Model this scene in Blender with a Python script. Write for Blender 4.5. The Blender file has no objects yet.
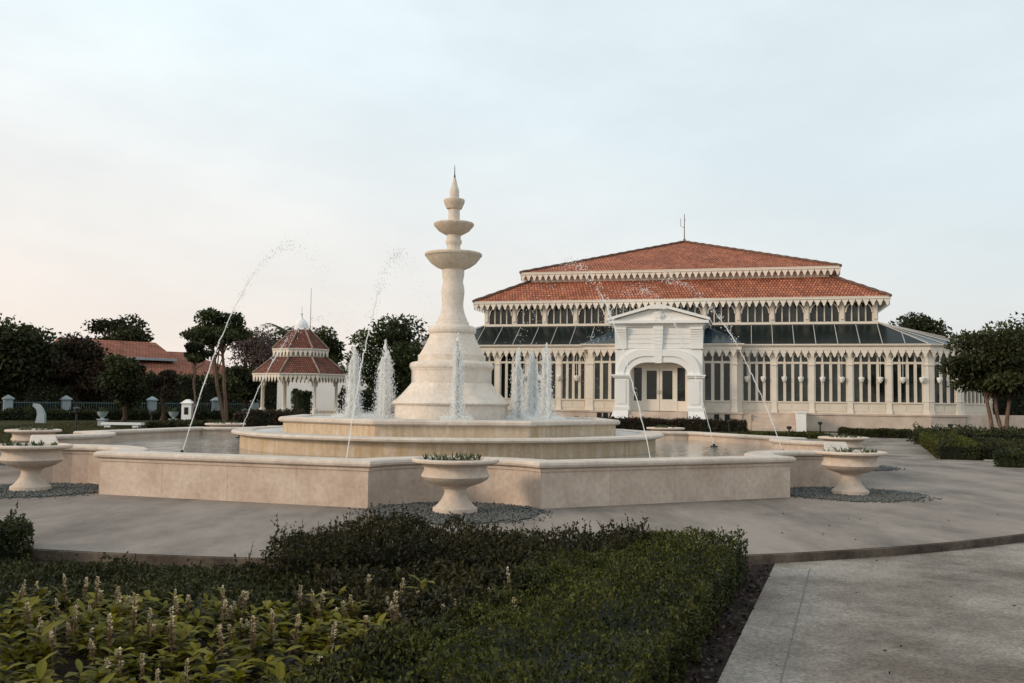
import bpy, math, random
import numpy as np
from mathutils import Vector, Matrix
R = math.radians
sc = bpy.context.scene
col = sc.collection
rnd = random.Random(7)
nrg = np.random.default_rng(11)

# ------------------------------------------------------------------ camera
F, PITCH, ROLL, CAMH = 948.0, 3.53, 0.0117, 1.6
cd = bpy.data.cameras.new('camera')
cam = bpy.data.objects.new('camera', cd)
col.objects.link(cam)
cd.sensor_width = 36.0
cd.lens = F / 1024 * 36
cd.clip_start, cd.clip_end = 0.1, 3000
CM = Matrix.Translation((0, 0, CAMH)) @ Matrix.Rotation(R(90 + PITCH), 4, 'X') @ Matrix.Rotation(ROLL, 4, 'Z')
cam.matrix_world = CM
sc.camera = cam

# ------------------------------------------------------------------ sky and sun
SUN_AZ, SUN_EL = 248.0, 20.0          # compass degrees: 0 = +Y, 90 = +X
w = bpy.data.worlds.new('World')
sc.world = w
w.use_nodes = True
wn, wl = w.node_tree.nodes, w.node_tree.links
bg = wn['Background']
bg.inputs[1].default_value = 0.118
sky = wn.new('ShaderNodeTexSky')
sky.sky_type = 'NISHITA'
sky.sun_disc = False
sky.sun_elevation = R(SUN_EL)
sky.sun_rotation = R(SUN_AZ)
sky.air_density, sky.dust_density, sky.ozone_density = 1.0, 3.0, 1.0
tc = wn.new('ShaderNodeTexCoord')
sep = wn.new('ShaderNodeSeparateXYZ')
wl.new(tc.outputs['Generated'], sep.inputs[0])
# thin high overcast: warmer low down and towards the sun, cooler overhead
up = wn.new('ShaderNodeMapRange')
up.inputs[1].default_value, up.inputs[2].default_value = -0.01, 0.30
tilt = wn.new('ShaderNodeMath'); tilt.operation = 'MULTIPLY_ADD'; tilt.inputs[1].default_value = 0.20
wl.new(sep.outputs['X'], tilt.inputs[0]); wl.new(sep.outputs['Z'], tilt.inputs[2]); wl.new(tilt.outputs[0], up.inputs[0])
ramp = wn.new('ShaderNodeMix'); ramp.data_type = 'RGBA'
ramp.inputs[6].default_value = (7.15, 6.45, 5.9, 1)
ramp.inputs[7].default_value = (6.6, 7.45, 7.75, 1)
wl.new(up.outputs[0], ramp.inputs[0])
side = wn.new('ShaderNodeMapRange')
side.inputs[1].default_value, side.inputs[2].default_value = -0.45, 0.6
side.inputs[3].default_value, side.inputs[4].default_value = 1.05, 0.86
wl.new(sep.outputs['X'], side.inputs[0])
mul = wn.new('ShaderNodeVectorMath'); mul.operation = 'SCALE'
wl.new(ramp.outputs[2], mul.inputs[0]); wl.new(side.outputs[0], mul.inputs['Scale'])
mp = wn.new('ShaderNodeMapping')
mp.inputs['Rotation'].default_value = (0.2, 0.5, 0.5)
mp.inputs['Scale'].default_value = (2.6, 0.9, 5.5)
wl.new(tc.outputs['Generated'], mp.inputs[0])
nz = wn.new('ShaderNodeTexNoise')
nz.inputs['Scale'].default_value, nz.inputs['Detail'].default_value, nz.inputs['Roughness'].default_value = 1.6, 7, 0.55
nz.inputs['Distortion'].default_value = 0.15
wl.new(mp.outputs[0], nz.inputs[0])
cl = wn.new('ShaderNodeMapRange')
cl.inputs[1].default_value, cl.inputs[2].default_value = 0.35, 0.72
cl.inputs[3].default_value, cl.inputs[4].default_value = 0.84, 1.0
wl.new(nz.outputs[0], cl.inputs[0])
wm = wn.new('ShaderNodeMix'); wm.data_type = 'RGBA'
wl.new(cl.outputs[0], wm.inputs[0])
wl.new(sky.outputs[0], wm.inputs[6]); wl.new(mul.outputs[0], wm.inputs[7])
wl.new(wm.outputs[2], bg.inputs[0])

sd = bpy.data.lights.new('sun', 'SUN')
sun = bpy.data.objects.new('sun', sd)
col.objects.link(sun)
sd.energy, sd.angle, sd.color = 1.5, R(11), (1.0, 0.80, 0.60)
sv = Vector((math.sin(R(SUN_AZ)) * math.cos(R(SUN_EL)), math.cos(R(SUN_AZ)) * math.cos(R(SUN_EL)), math.sin(R(SUN_EL))))
sun.rotation_euler = sv.to_track_quat('Z', 'Y').to_euler()

vs = sc.view_settings
vs.view_transform, vs.look, vs.exposure, vs.gamma = 'Standard', 'None', 0.18, 1.0
vs.use_curve_mapping = False
sc.cycles.max_bounces = 10
sc.cycles.diffuse_bounces = 8
sc.cycles.transmission_bounces = 8
sc.cycles.transparent_max_bounces = 24
sc.cycles.use_denoising = True

# ------------------------------------------------------------------ picture -> place
def ray(px, py):
    v = CM.to_3x3() @ Vector(((px - 512) / F, (341.5 - py) / F, -1))
    return v
def at(px, py, Y):                     # the point seen at a pixel, Y metres away
    v = ray(px, py)
    return Vector((0, 0, CAMH)) + v * (Y / v.y)
def on(px, py, z):                     # the point seen at a pixel, on height z
    v = ray(px, py)
    return Vector((0, 0, CAMH)) + v * ((z - CAMH) / v.z)
GZ = -0.10                             # lower ground; the plaza stands at 0

# ------------------------------------------------------------------ materials
def mat(name, base, rough=0.8, spec=0.3, var=0.0, scale=4.0, bump=0.0, bscale=None, col2=None, lo=0.35, hi=0.65, coord='Object',
        fine=0.0, fscale=60.0, stretch=(1, 1, 1), metallic=0.0, nrough=.6, ndetail=6):
    m = bpy.data.materials.new(name); m.use_nodes = True
    n, l = m.node_tree.nodes, m.node_tree.links
    b = n['Principled BSDF']
    b.inputs['Roughness'].default_value = rough
    b.inputs['Specular IOR Level'].default_value = spec
    b.inputs['Metallic'].default_value = metallic
    b.inputs['Base Color'].default_value = (*base, 1)
    out = None
    if var or col2 or fine:
        c = n.new('ShaderNodeTexCoord'); p = n.new('ShaderNodeMapping')
        p.inputs['Scale'].default_value = stretch
        l.new(c.outputs[coord], p.inputs[0])
        t = n.new('ShaderNodeTexNoise'); t.inputs['Scale'].default_value = scale
        t.inputs['Detail'].default_value = ndetail; t.inputs['Roughness'].default_value = nrough
        l.new(p.outputs[0], t.inputs[0])
        r = n.new('ShaderNodeMapRange'); r.inputs[1].default_value = lo; r.inputs[2].default_value = hi
        l.new(t.outputs[0], r.inputs[0])
        mx = n.new('ShaderNodeMix'); mx.data_type = 'RGBA'
        c2 = col2 or tuple(x * (1 - var) for x in base)
        mx.inputs[6].default_value = (*base, 1); mx.inputs[7].default_value = (*c2, 1)
        l.new(r.outputs[0], mx.inputs[0])
        out = mx.outputs[2]
        if fine:
            t2 = n.new('ShaderNodeTexNoise'); t2.inputs['Scale'].default_value = fscale; t2.inputs['Detail'].default_value = 3
            l.new(c.outputs[coord], t2.inputs[0])
            r2 = n.new('ShaderNodeMapRange'); r2.inputs[1].default_value = 0.3; r2.inputs[2].default_value = 0.7
            r2.inputs[3].default_value = 1 - fine; r2.inputs[4].default_value = 1 + fine
            l.new(t2.outputs[0], r2.inputs[0])
            s = n.new('ShaderNodeVectorMath'); s.operation = 'SCALE'
            l.new(out, s.inputs[0]); l.new(r2.outputs[0], s.inputs['Scale'])
            out = s.outputs[0]
        l.new(out, b.inputs['Base Color'])
    if bump:
        c = n.new('ShaderNodeTexCoord')
        t = n.new('ShaderNodeTexNoise'); t.inputs['Scale'].default_value = bscale or scale * 6
        t.inputs['Detail'].default_value = 5
        l.new(c.outputs[coord], t.inputs[0])
        bp = n.new('ShaderNodeBump'); bp.inputs['Strength'].default_value = bump; bp.inputs['Distance'].default_value = 0.02
        l.new(t.outputs[0], bp.inputs['Height']); l.new(bp.outputs[0], b.inputs['Normal'])
    return m

def leaf_mat(name, dark, light, rough=0.6, trans=0.25, scale=1.2):
    m = bpy.data.materials.new(name); m.use_nodes = True
    n, l = m.node_tree.nodes, m.node_tree.links
    b = n['Principled BSDF']
    b.inputs['Roughness'].default_value = rough; b.inputs['Specular IOR Level'].default_value = 0.25
    a = n.new('ShaderNodeAttribute'); a.attribute_name = 'v'
    mx = n.new('ShaderNodeMix'); mx.data_type = 'RGBA'
    mx.inputs[6].default_value = (*dark, 1); mx.inputs[7].default_value = (*light, 1)
    l.new(a.outputs['Fac'], mx.inputs[0])
    l.new(mx.outputs[2], b.inputs['Base Color'])
    tr = n.new('ShaderNodeBsdfTranslucent'); l.new(mx.outputs[2], tr.inputs[0])
    ms = n.new('ShaderNodeMixShader'); ms.inputs[0].default_value = trans
    l.new(b.outputs[0], ms.inputs[1]); l.new(tr.outputs[0], ms.inputs[2])
    l.new(ms.outputs[0], n['Material Output'].inputs[0])
    return m

def tile_mat(name, c1, c2, c3, row=0.26, wid=0.22):
    m = bpy.data.materials.new(name); m.use_nodes = True
    n, l = m.node_tree.nodes, m.node_tree.links
    b = n['Principled BSDF']; b.inputs['Roughness'].default_value = 0.85; b.inputs['Specular IOR Level'].default_value = 0.2
    uv = n.new('ShaderNodeUVMap'); uv.uv_map = 'uv'
    br = n.new('ShaderNodeTexBrick')
    br.inputs['Scale'].default_value = 1.0
    br.inputs['Brick Width'].default_value = wid; br.inputs['Row Height'].default_value = row
    br.inputs['Mortar Size'].default_value = 0.035; br.inputs['Mortar Smooth'].default_value = 0.6
    br.inputs['Bias'].default_value = 0.0
    br.inputs['Color1'].default_value = (*c1, 1); br.inputs['Color2'].default_value = (*c2, 1)
    br.inputs['Mortar'].default_value = (*c3, 1)
    l.new(uv.outputs[0], br.inputs['Vector'])
    t = n.new('ShaderNodeTexNoise'); t.inputs['Scale'].default_value = 0.45; t.inputs['Detail'].default_value = 8
    t.inputs['Roughness'].default_value = 0.7
    l.new(uv.outputs[0], t.inputs[0])
    r = n.new('ShaderNodeMapRange'); r.inputs[1].default_value = .32; r.inputs[2].default_value = .7
    r.inputs[3].default_value = 0.62; r.inputs[4].default_value = 1.35
    l.new(t.outputs[0], r.inputs[0])
    s = n.new('ShaderNodeVectorMath'); s.operation = 'SCALE'
    l.new(br.outputs[0], s.inputs[0]); l.new(r.outputs[0], s.inputs['Scale'])
    l.new(s.outputs[0], b.inputs['Base Color'])
    bp = n.new('ShaderNodeBump'); bp.inputs['Strength'].default_value = 0.8; bp.inputs['Distance'].default_value = 0.05; bp.invert = True
    l.new(br.outputs[1], bp.inputs['Height']); l.new(bp.outputs[0], b.inputs['Normal'])
    return m

def water_mat(name, base, rough=0.08, bump=0.35, scale=3.0, col2=None):
    m = mat(name, base, rough, 0.5, var=.2, scale=1.2, col2=col2)
    n, l = m.node_tree.nodes, m.node_tree.links
    b = n['Principled BSDF']; b.inputs['IOR'].default_value = 1.33
    c = n.new('ShaderNodeTexCoord')
    t = n.new('ShaderNodeTexNoise'); t.inputs['Scale'].default_value = scale; t.inputs['Detail'].default_value = 4
    l.new(c.outputs['Object'], t.inputs[0])
    bp = n.new('ShaderNodeBump'); bp.inputs['Strength'].default_value = bump; bp.inputs['Distance'].default_value = 0.06
    l.new(t.outputs[0], bp.inputs['Height']); l.new(bp.outputs[0], b.inputs['Normal'])
    return m

def spray_mat(name, alpha):
    m = bpy.data.materials.new(name); m.use_nodes = True
    n, l = m.node_tree.nodes, m.node_tree.links
    b = n['Principled BSDF']
    b.inputs['Base Color'].default_value = (0.98, 0.98, 0.97, 1)
    b.inputs['Roughness'].default_value = 0.25; b.inputs['IOR'].default_value = 1.33
    tr = n.new('ShaderNodeBsdfTranslucent'); tr.inputs[0].default_value = (0.98, 0.98, 0.97, 1)
    ms = n.new('ShaderNodeMixShader'); ms.inputs[0].default_value = 0.6
    tp = n.new('ShaderNodeBsdfTransparent'); m2 = n.new('ShaderNodeMixShader'); m2.inputs[0].default_value = alpha
    l.new(b.outputs[0], ms.inputs[1]); l.new(tr.outputs[0], ms.inputs[2]); l.new(tp.outputs[0], m2.inputs[1]); l.new(ms.outputs[0], m2.inputs[2])
    l.new(m2.outputs[0], n['Material Output'].inputs[0])
    return m

def stone_mat(name, base, col2, streak=0.0, streak_col=(0.5, 0.33, 0.16)):
    """pale limestone with clouding, fine grain and, where water runs, ochre drips"""
    m = mat(name, base, 0.72, 0.3, scale=2.2, col2=col2, lo=0.34, hi=0.68, fine=0.10, fscale=14, bump=0.12, bscale=25)
    if streak:
        n, l = m.node_tree.nodes, m.node_tree.links
        b = n['Principled BSDF']
        src = b.inputs['Base Color'].links[0].from_socket
        c = n.new('ShaderNodeTexCoord'); p = n.new('ShaderNodeMapping')
        p.inputs['Scale'].default_value = (5.5, 5.5, 0.5)
        l.new(c.outputs['Object'], p.inputs[0])
        t = n.new('ShaderNodeTexNoise'); t.inputs['Scale'].default_value = 1.5; t.inputs['Detail'].default_value = 5
        l.new(p.outputs[0], t.inputs[0])
        r = n.new('ShaderNodeMapRange'); r.inputs[1].default_value = .4; r.inputs[2].default_value = .75
        r.inputs[4].default_value = streak
        l.new(t.outputs[0], r.inputs[0])
        mx = n.new('ShaderNodeMix'); mx.data_type = 'RGBA'
        l.new(r.outputs[0], mx.inputs[0]); l.new(src, mx.inputs[6]); mx.inputs[7].default_value = (*streak_col, 1)
        l.new(mx.outputs[2], b.inputs['Base Color'])
    return m

def slab_joints(m):
    n, l = m.node_tree.nodes, m.node_tree.links
    b = n['Principled BSDF']; src = b.inputs['Base Color'].links[0].from_socket
    uv = n.new('ShaderNodeUVMap'); uv.uv_map = 'uv'
    sp = n.new('ShaderNodeSeparateXYZ'); l.new(uv.outputs[0], sp.inputs[0])
    fr = n.new('ShaderNodeMath'); fr.operation = 'FRACT'; l.new(sp.outputs[0], fr.inputs[0])
    lt = n.new('ShaderNodeMath'); lt.operation = 'LESS_THAN'; lt.inputs[1].default_value = .018; l.new(fr.outputs[0], lt.inputs[0])
    k = n.new('ShaderNodeMath'); k.operation = 'MULTIPLY'; k.inputs[1].default_value = .22; l.new(lt.outputs[0], k.inputs[0])
    fl = n.new('ShaderNodeMath'); fl.operation = 'FLOOR'; l.new(sp.outputs[0], fl.inputs[0])
    wn_ = n.new('ShaderNodeTexWhiteNoise'); wn_.noise_dimensions = '1D'; l.new(fl.outputs[0], wn_.inputs['W'])
    r = n.new('ShaderNodeMapRange'); r.inputs[3].default_value = .965; r.inputs[4].default_value = 1.03; l.new(wn_.outputs[0], r.inputs[0])
    sc_ = n.new('ShaderNodeVectorMath'); sc_.operation = 'SCALE'; l.new(src, sc_.inputs[0]); l.new(r.outputs[0], sc_.inputs['Scale'])
    mx = n.new('ShaderNodeMix'); mx.data_type = 'RGBA'; l.new(k.outputs[0], mx.inputs[0]); l.new(sc_.outputs[0], mx.inputs[6]); mx.inputs[7].default_value = (.2,.15,.11,1)
    l.new(mx.outputs[2], b.inputs['Base Color'])
    return m

M = {}
M['stone'] = stone_mat('stone', (0.56, 0.455, 0.37), (0.45, 0.34, 0.265))
M['stone_slab'] = slab_joints(stone_mat('stone_slab', (0.60, 0.485, 0.395), (0.48, 0.36, 0.285)))
M['stone_pale'] = stone_mat('stone_pale', (0.74, 0.65, 0.57), (0.64, 0.55, 0.465), 0.22, (0.48, 0.38, 0.28))
M['coping'] = stone_mat('coping', (0.62, 0.53, 0.45), (0.50, 0.41, 0.34))
M['stone_wet'] = stone_mat('stone_wet', (0.62, 0.51, 0.39), (0.50, 0.38, 0.27), 0.8, (0.42, 0.27, 0.12))
M['bowl'] = stone_mat('bowl', (0.64, 0.54, 0.435), (0.53, 0.43, 0.33), 0.25, (0.25, 0.19, 0.13))
M['urn'] = stone_mat('urn', (0.62, 0.52, 0.43), (0.54, 0.43, 0.35))
M['concrete'] = mat('concrete', (0.275, 0.230, 0.196), 0.85, 0.25, scale=0.55, col2=(0.130, 0.107, 0.091), lo=.40, hi=.66, nrough=.70, ndetail=12, fine=.20, fscale=60, bump=.25, bscale=60, stretch=(1.5, .55, 1))
M['path'] = mat('path', (0.30, 0.262, 0.226), 0.9, 0.2, scale=0.5, col2=(0.135, 0.110, 0.09), lo=.41, hi=.60, nrough=.68, ndetail=12, fine=.35, fscale=45, bump=.4, bscale=90)
M['kerb'] = mat('kerb', (0.15, 0.115, 0.09), 0.9, 0.2, scale=2.5, col2=(0.06, 0.045, 0.035), fine=.2, fscale=25, bump=.3)
M['joint'] = mat('joint', (0.17, 0.15, 0.13), 0.95, 0.1)
M['mortar'] = mat('mortar', (0.45, 0.42, 0.39), 0.9, 0.2, var=.3, scale=14)
M['soil'] = mat('soil', (0.035, 0.026, 0.02), 0.95, 0.1, var=.5, scale=9, fine=.5, fscale=50, bump=.8, bscale=30)
M['lawn'] = mat('lawn', (0.050, 0.048, 0.018), 0.95, 0.1, scale=.5, col2=(0.028, 0.029, 0.012), fine=.4, fscale=8, bump=.5, bscale=20)
M['water'] = water_mat('water', (0.30, 0.29, 0.26), 0.06, .45, 2.6, (0.22, 0.21, 0.18))
M['foam_water'] = water_mat('foam_water', (0.60, 0.60, 0.58), 0.25, .8, 6.0, (0.34, 0.33, 0.31))
M['spray'] = spray_mat('spray', 0.55)
M['stream'] = spray_mat('stream', 0.8)
M['drops'] = spray_mat('drops', 0.7)
M['pebble'] = mat('pebble', (0.17, 0.165, 0.15), 0.6, 0.4, scale=38, col2=(0.025, 0.027, 0.024), lo=.34, hi=.62)
M['gravel_bed'] = mat('gravel_bed', (0.07, 0.07, 0.065), 0.9, 0.2, scale=30, col2=(0.14, 0.14, 0.13))
M['cream'] = mat('cream', (0.77, 0.69, 0.59), 0.6, 0.3, var=.08, scale=1.5)
M['cream_dim'] = mat('cream_dim', (0.68, 0.60, 0.50), 0.7, 0.3, var=.10, scale=1.5)
M['white'] = mat('white', (0.84, 0.825, 0.80), 0.7, 0.3, var=.05, scale=1.2)
M['plinth'] = mat('plinth', (0.62, 0.51, 0.42), 0.8, 0.25, scale=1.2, col2=(0.46, 0.365, 0.30), fine=.05)
M['glass'] = mat('glass', (0.008, 0.011, 0.010), 0.06, 0.45, scale=.42, col2=(0.045, 0.065, 0.060), lo=.47, hi=.66)
M['roof_glass'] = mat('roof_glass', (0.011, 0.015, 0.014), 0.2, 0.16, scale=.3, col2=(0.022, 0.028, 0.028))
M['sky_tint_glass'] = mat('sky_tint_glass', (0.025, 0.05, 0.07), 0.15, 0.4)  # same roof glass, with the sky's blue reflection put into its base colour
M['bar'] = mat('bar', (0.42, 0.40, 0.37), 0.6, 0.3)
M['tile'] = tile_mat('tile', (0.50, 0.175, 0.09), (0.31, 0.095, 0.052), (0.09, 0.035, 0.027), .42, .21)
M['tile_old'] = tile_mat('tile_old', (0.33, 0.11, 0.07), (0.15, 0.055, 0.042), (0.08, 0.04, 0.03), .20, .13)
M['tile_far'] = tile_mat('tile_far', (0.33, 0.125, 0.075), (0.25, 0.09, 0.058), (0.12, 0.05, 0.035), .4, .3)
M['ridge'] = mat('ridge', (0.17, 0.10, 0.075), 0.9, 0.2, var=.5, scale=6)
M['hip'] = mat('hip', (0.36, 0.26, 0.21), 0.9, 0.2, var=.5, scale=6)
M['metal'] = mat('metal', (0.02, 0.02, 0.02), 0.5, 0.4)
M['rod'] = mat('rod', (0.18, 0.13, 0.11), 0.6, 0.4)
M['pillar'] = mat('pillar', (0.36, 0.41, 0.42), 0.8, 0.2, var=.12, scale=3)
M['iron'] = mat('iron', (0.10, 0.15, 0.15), 0.6, 0.3)
M['housewall'] = mat('housewall', (0.26, 0.31, 0.31), 0.85, 0.2, var=.15, scale=1)
M['dark'] = mat('dark', (0.012, 0.012, 0.012), 0.6, 0.3)
M['bark'] = mat('bark', (0.095, 0.065, 0.05), 0.95, 0.1, var=.5, scale=6, bump=.6, bscale=20)
M['bark_pale'] = mat('bark_pale', (0.20, 0.135, 0.10), 0.95, 0.1, var=.4, scale=6, bump=.6, bscale=20)
M['brass'] = mat('brass', (0.15, 0.11, 0.06), 0.4, 0.5, metallic=.6)
M['shade'] = mat('shade', (0.80, 0.78, 0.74), 0.5, 0.3)
M['leaf_dark'] = leaf_mat('leaf_dark', (0.010, 0.013, 0.005), (0.068, 0.074, 0.023))
M['leaf_mid'] = leaf_mat('leaf_mid', (0.016, 0.024, 0.008), (0.072, 0.085, 0.026))
M['leaf_red'] = leaf_mat('leaf_red', (0.018, 0.022, 0.010), (0.075, 0.04, 0.025))
M['leaf_pink'] = leaf_mat('leaf_pink', (0.06, 0.045, 0.042), (0.20, 0.14, 0.13))
M['leaf_palm'] = leaf_mat('leaf_palm', (0.03, 0.035, 0.018), (0.08, 0.085, 0.04))
M['leaf_hedge'] = leaf_mat('leaf_hedge', (0.011, 0.015, 0.004), (0.095, 0.098, 0.014))  # foreground leaf colours through leaf_flower: dark tones lowered to carry the bed's shade
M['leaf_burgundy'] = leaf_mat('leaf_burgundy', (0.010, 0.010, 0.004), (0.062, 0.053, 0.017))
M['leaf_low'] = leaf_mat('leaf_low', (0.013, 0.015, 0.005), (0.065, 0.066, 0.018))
M['leaf_flower'] = leaf_mat('leaf_flower', (0.010, 0.012, 0.002), (0.21, 0.185, 0.012), .6, .35)
M['leaf_agave'] = leaf_mat('leaf_agave', (0.045, 0.06, 0.025), (0.15, 0.165, 0.085), .5, .1)
M['blossom'] = leaf_mat('blossom', (0.17, 0.10, 0.035), (0.80, 0.70, 0.50), .7, .3)
M['stem'] = mat('stem', (0.09, 0.06, 0.025), .8, .2)
M['litter'] = leaf_mat('litter', (0.018, 0.010, 0.008), (0.10, 0.06, 0.048))
M['grassblade'] = leaf_mat('grassblade', (0.026, 0.027, 0.009), (0.085, 0.08, 0.028))

# ------------------------------------------------------------------ mesh helpers
class MB:
    def __init__(s): s.v = []; s.f = []; s.sm = []; s.uv = {}
    def face(s, pts, smooth=False, uv=None):
        i = len(s.v); s.v += [tuple(p) for p in pts]
        s.f.append(tuple(range(i, i + len(pts)))); s.sm.append(smooth)
        if uv: s.uv[len(s.f) - 1] = uv
    def grid(s, rows, closed=True, smooth=True, cap0=False, cap1=False):
        n = len(rows[0]); b = len(s.v)
        for r_ in rows: s.v += [tuple(p) for p in r_]
        for i in range(len(rows) - 1):
            for j in range(n if closed else n - 1):
                k = (j + 1) % n
                s.f.append((b + i*n + j, b + i*n + k, b + (i+1)*n + k, b + (i+1)*n + j)); s.sm.append(smooth)
        if cap0: s.f.append(tuple(b + j for j in reversed(range(n)))); s.sm.append(False)
        if cap1: s.f.append(tuple(b + (len(rows)-1)*n + j for j in range(n))); s.sm.append(False)
    def hexa(s, p):                     # 8 points: bottom ring then top ring
        b = len(s.v); s.v += [tuple(q) for q in p]
        for q in ((3,2,1,0),(4,5,6,7),(0,1,5,4),(1,2,6,5),(2,3,7,6),(3,0,4,7)):
            s.f.append(tuple(b + i for i in q)); s.sm.append(False)
    def box(s, x0, x1, y0, y1, z0, z1):
        s.hexa([(x0,y0,z0),(x1,y0,z0),(x1,y1,z0),(x0,y1,z0),(x0,y0,z1),(x1,y0,z1),(x1,y1,z1),(x0,y1,z1)])
    def wbox(s, P, d, a0, a1, n0, n1, z0, z1):   # box along a wall from P in direction d; n counts outwards
        nx, ny = d[1], -d[0]
        q = [(P[0]+d[0]*a+nx*n, P[1]+d[1]*a+ny*n) for a, n in ((a0,n1),(a1,n1),(a1,n0),(a0,n0))]
        s.hexa([(*p, z0) for p in q] + [(*p, z1) for p in q])
    def lathe(s, prof, n=32, c=(0,0), ph=0.0, smooth=True, z=0.0):
        rows = [[(c[0]+r*math.cos(ph+2*math.pi*j/n), c[1]+r*math.sin(ph+2*math.pi*j/n), z+h) for j in range(n)] for r, h in prof]
        s.grid(rows, True, smooth, prof[0][0] > 0.001, prof[-1][0] > 0.001)
    def tube(s, pts, rad, n=6, smooth=True):
        pts = [Vector(p) for p in pts]
        if not hasattr(rad, '__len__'): rad = [rad]*len(pts)
        rows = []; ref = None
        for i, p in enumerate(pts):
            t = (pts[min(i+1, len(pts)-1)] - pts[max(i-1, 0)]).normalized()
            if ref is None: ref = Vector((1,0,0)) if abs(t.x) < .8 else Vector((0,1,0))
            a = t.cross(ref).normalized(); b = t.cross(a)
            rows.append([p + (a*math.cos(2*math.pi*j/n) + b*math.sin(2*math.pi*j/n))*rad[i] for j in range(n)])
        s.grid(rows, True, smooth, True, True)
    def sweep(s, poly, prof, closed=True, smooth=False, U=None):   # profile of (outward offset, z) carried round a plan
        f0 = len(s.f)
        s.grid([[(x, y, z) for x, y in offset(poly, o, closed)] for o, z in prof], closed, smooth)
        if U:
            n = len(poly)
            for i in range(len(prof)-1):
                for j in range(n):
                    s.uv[f0+i*n+j] = [(U[j],prof[i][1]),(U[j+1],prof[i][1]),(U[j+1],prof[i+1][1]),(U[j],prof[i+1][1])]
    def build(s, name, m, parent=None, loc=None):
        me = bpy.data.meshes.new(name)
        me.from_pydata(s.v, [], s.f)
        me.polygons.foreach_set('use_smooth', s.sm)
        if s.uv:
            L = me.uv_layers.new(name='uv')
            for fi, uv in s.uv.items():
                for k, li in enumerate(me.polygons[fi].loop_indices): L.data[li].uv = uv[k]
        me.materials.append(m)
        me.update()
        if any(s.sm): me.set_sharp_from_angle(angle=R(38))
        return link(name, me, parent, loc)

def offset(poly, o, closed=True):
    if abs(o) < 1e-9: return list(poly)
    n = len(poly); out = []
    for i in range(n):
        p = Vector(poly[i])
        a = Vector(poly[i-1]) if (closed or i) else None
        b = Vector(poly[(i+1) % n]) if (closed or i < n-1) else None
        d1 = (p-a).normalized() if a is not None else (b-p).normalized()
        d2 = (b-p).normalized() if b is not None else d1
        n1, n2 = Vector((d1.y, -d1.x)), Vector((d2.y, -d2.x))
        m_ = n1+n2
        k = m_.dot(n1)
        out.append(tuple(p + m_*(o/max(k, .35))))
    return out

def link(name, me, parent=None, loc=None):
    o = bpy.data.objects.new(name, me); col.objects.link(o)
    if parent: o.parent = parent
    if loc is not None: o.location = loc
    return o
def empty(name, loc=(0,0,0), rz=0.0):
    o = bpy.data.objects.new(name, None); col.objects.link(o)
    o.location = loc; o.rotation_euler = (0, 0, rz); o.empty_display_size = .3
    return o
def tag(o, label=None, cat=None, group=None, kind=None):
    if label: o['label'] = label
    if cat: o['category'] = cat
    if group: o['group'] = group
    if kind: o['kind'] = kind
    return o
def copy_tree(o, parent=None):
    c = o.copy(); col.objects.link(c)
    if parent: c.parent = parent
    for ch in list(o.children): copy_tree(ch, c)
    return c

def leaves(name, C, D, L, W, v, m, parent=None, fold=0.0, loc=None, extra=None):
    """N little leaf faces: centres C, pointing D, length L, width W, tone v"""
    N = len(C)
    D = D/np.linalg.norm(D, axis=1, keepdims=True)
    rn = nrg.normal(size=(N,3))
    S = np.cross(D, rn); S /= np.linalg.norm(S, axis=1, keepdims=True)+1e-9
    L = np.broadcast_to(np.asarray(L, float), (N,))[:,None]; W = np.broadcast_to(np.asarray(W, float), (N,))[:,None]
    P = np.stack([C-D*L*.5, C-S*W*.5-D*L*.03, C+D*L*.5, C+S*W*.5-D*L*.03], 1).reshape(-1,3)
    return quads(name, P, v, m, parent, loc, extra)

def quads(name, P, v, m, parent=None, loc=None, extra=None):
    N = len(P)//4
    V, Fs = P, np.arange(4*N).reshape(-1,4)
    me = bpy.data.meshes.new(name)
    me.vertices.add(4*N); me.vertices.foreach_set('co', P.astype(np.float32).ravel())
    me.loops.add(4*N); me.loops.foreach_set('vertex_index', np.arange(4*N, dtype=np.int32))
    me.polygons.add(N); me.polygons.foreach_set('loop_start', np.arange(0, 4*N, 4, dtype=np.int32))
    at_ = me.attributes.new('v', 'FLOAT', 'FACE'); at_.data.foreach_set('value', np.clip(v, 0, 1).astype(np.float32))
    me.materials.append(m)
    me.update(); me.validate()
    return link(name, me, parent, loc)

def octa(name, C, r, stretch, m, parent=None):
    """drops: small octahedra"""
    N = len(C); r = np.broadcast_to(np.asarray(r, float), (N,))
    off = np.array([(1,0,0),(0,1,0),(-1,0,0),(0,-1,0),(0,0,1),(0,0,-1)], float)
    st = np.broadcast_to(np.asarray(stretch, float), (N,))
    O = off[None]*r[:,None,None]; O[:,4:,2] *= st[:,None]
    P = (C[:,None]+O).reshape(-1,3)
    T = np.array([(0,1,4),(1,2,4),(2,3,4),(3,0,4),(1,0,5),(2,1,5),(3,2,5),(0,3,5)])
    Fi = (np.arange(N)[:,None,None]*6+T[None]).reshape(-1,3)
    me = bpy.data.meshes.new(name)
    me.vertices.add(len(P)); me.vertices.foreach_set('co', P.astype(np.float32).ravel())
    me.loops.add(Fi.size); me.loops.foreach_set('vertex_index', Fi.astype(np.int32).ravel())
    me.polygons.add(len(Fi)); me.polygons.foreach_set('loop_start', np.arange(0, Fi.size, 3, dtype=np.int32))
    me.polygons.foreach_set('use_smooth', np.ones(len(Fi), bool))
    me.materials.append(m); me.update(); me.validate()
    return link(name, me, parent)

# ------------------------------------------------------------------ ground
CX, CY, RO, PH = -1.48, 23.39, 9.9, R(4.07)      # centre, corner radius and turn of the octagonal pool
def octv(k, r=RO, ph=PH): 
    t = ph + k*math.pi/4
    return (CX + r*math.sin(t), CY - r*math.cos(t))

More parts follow.
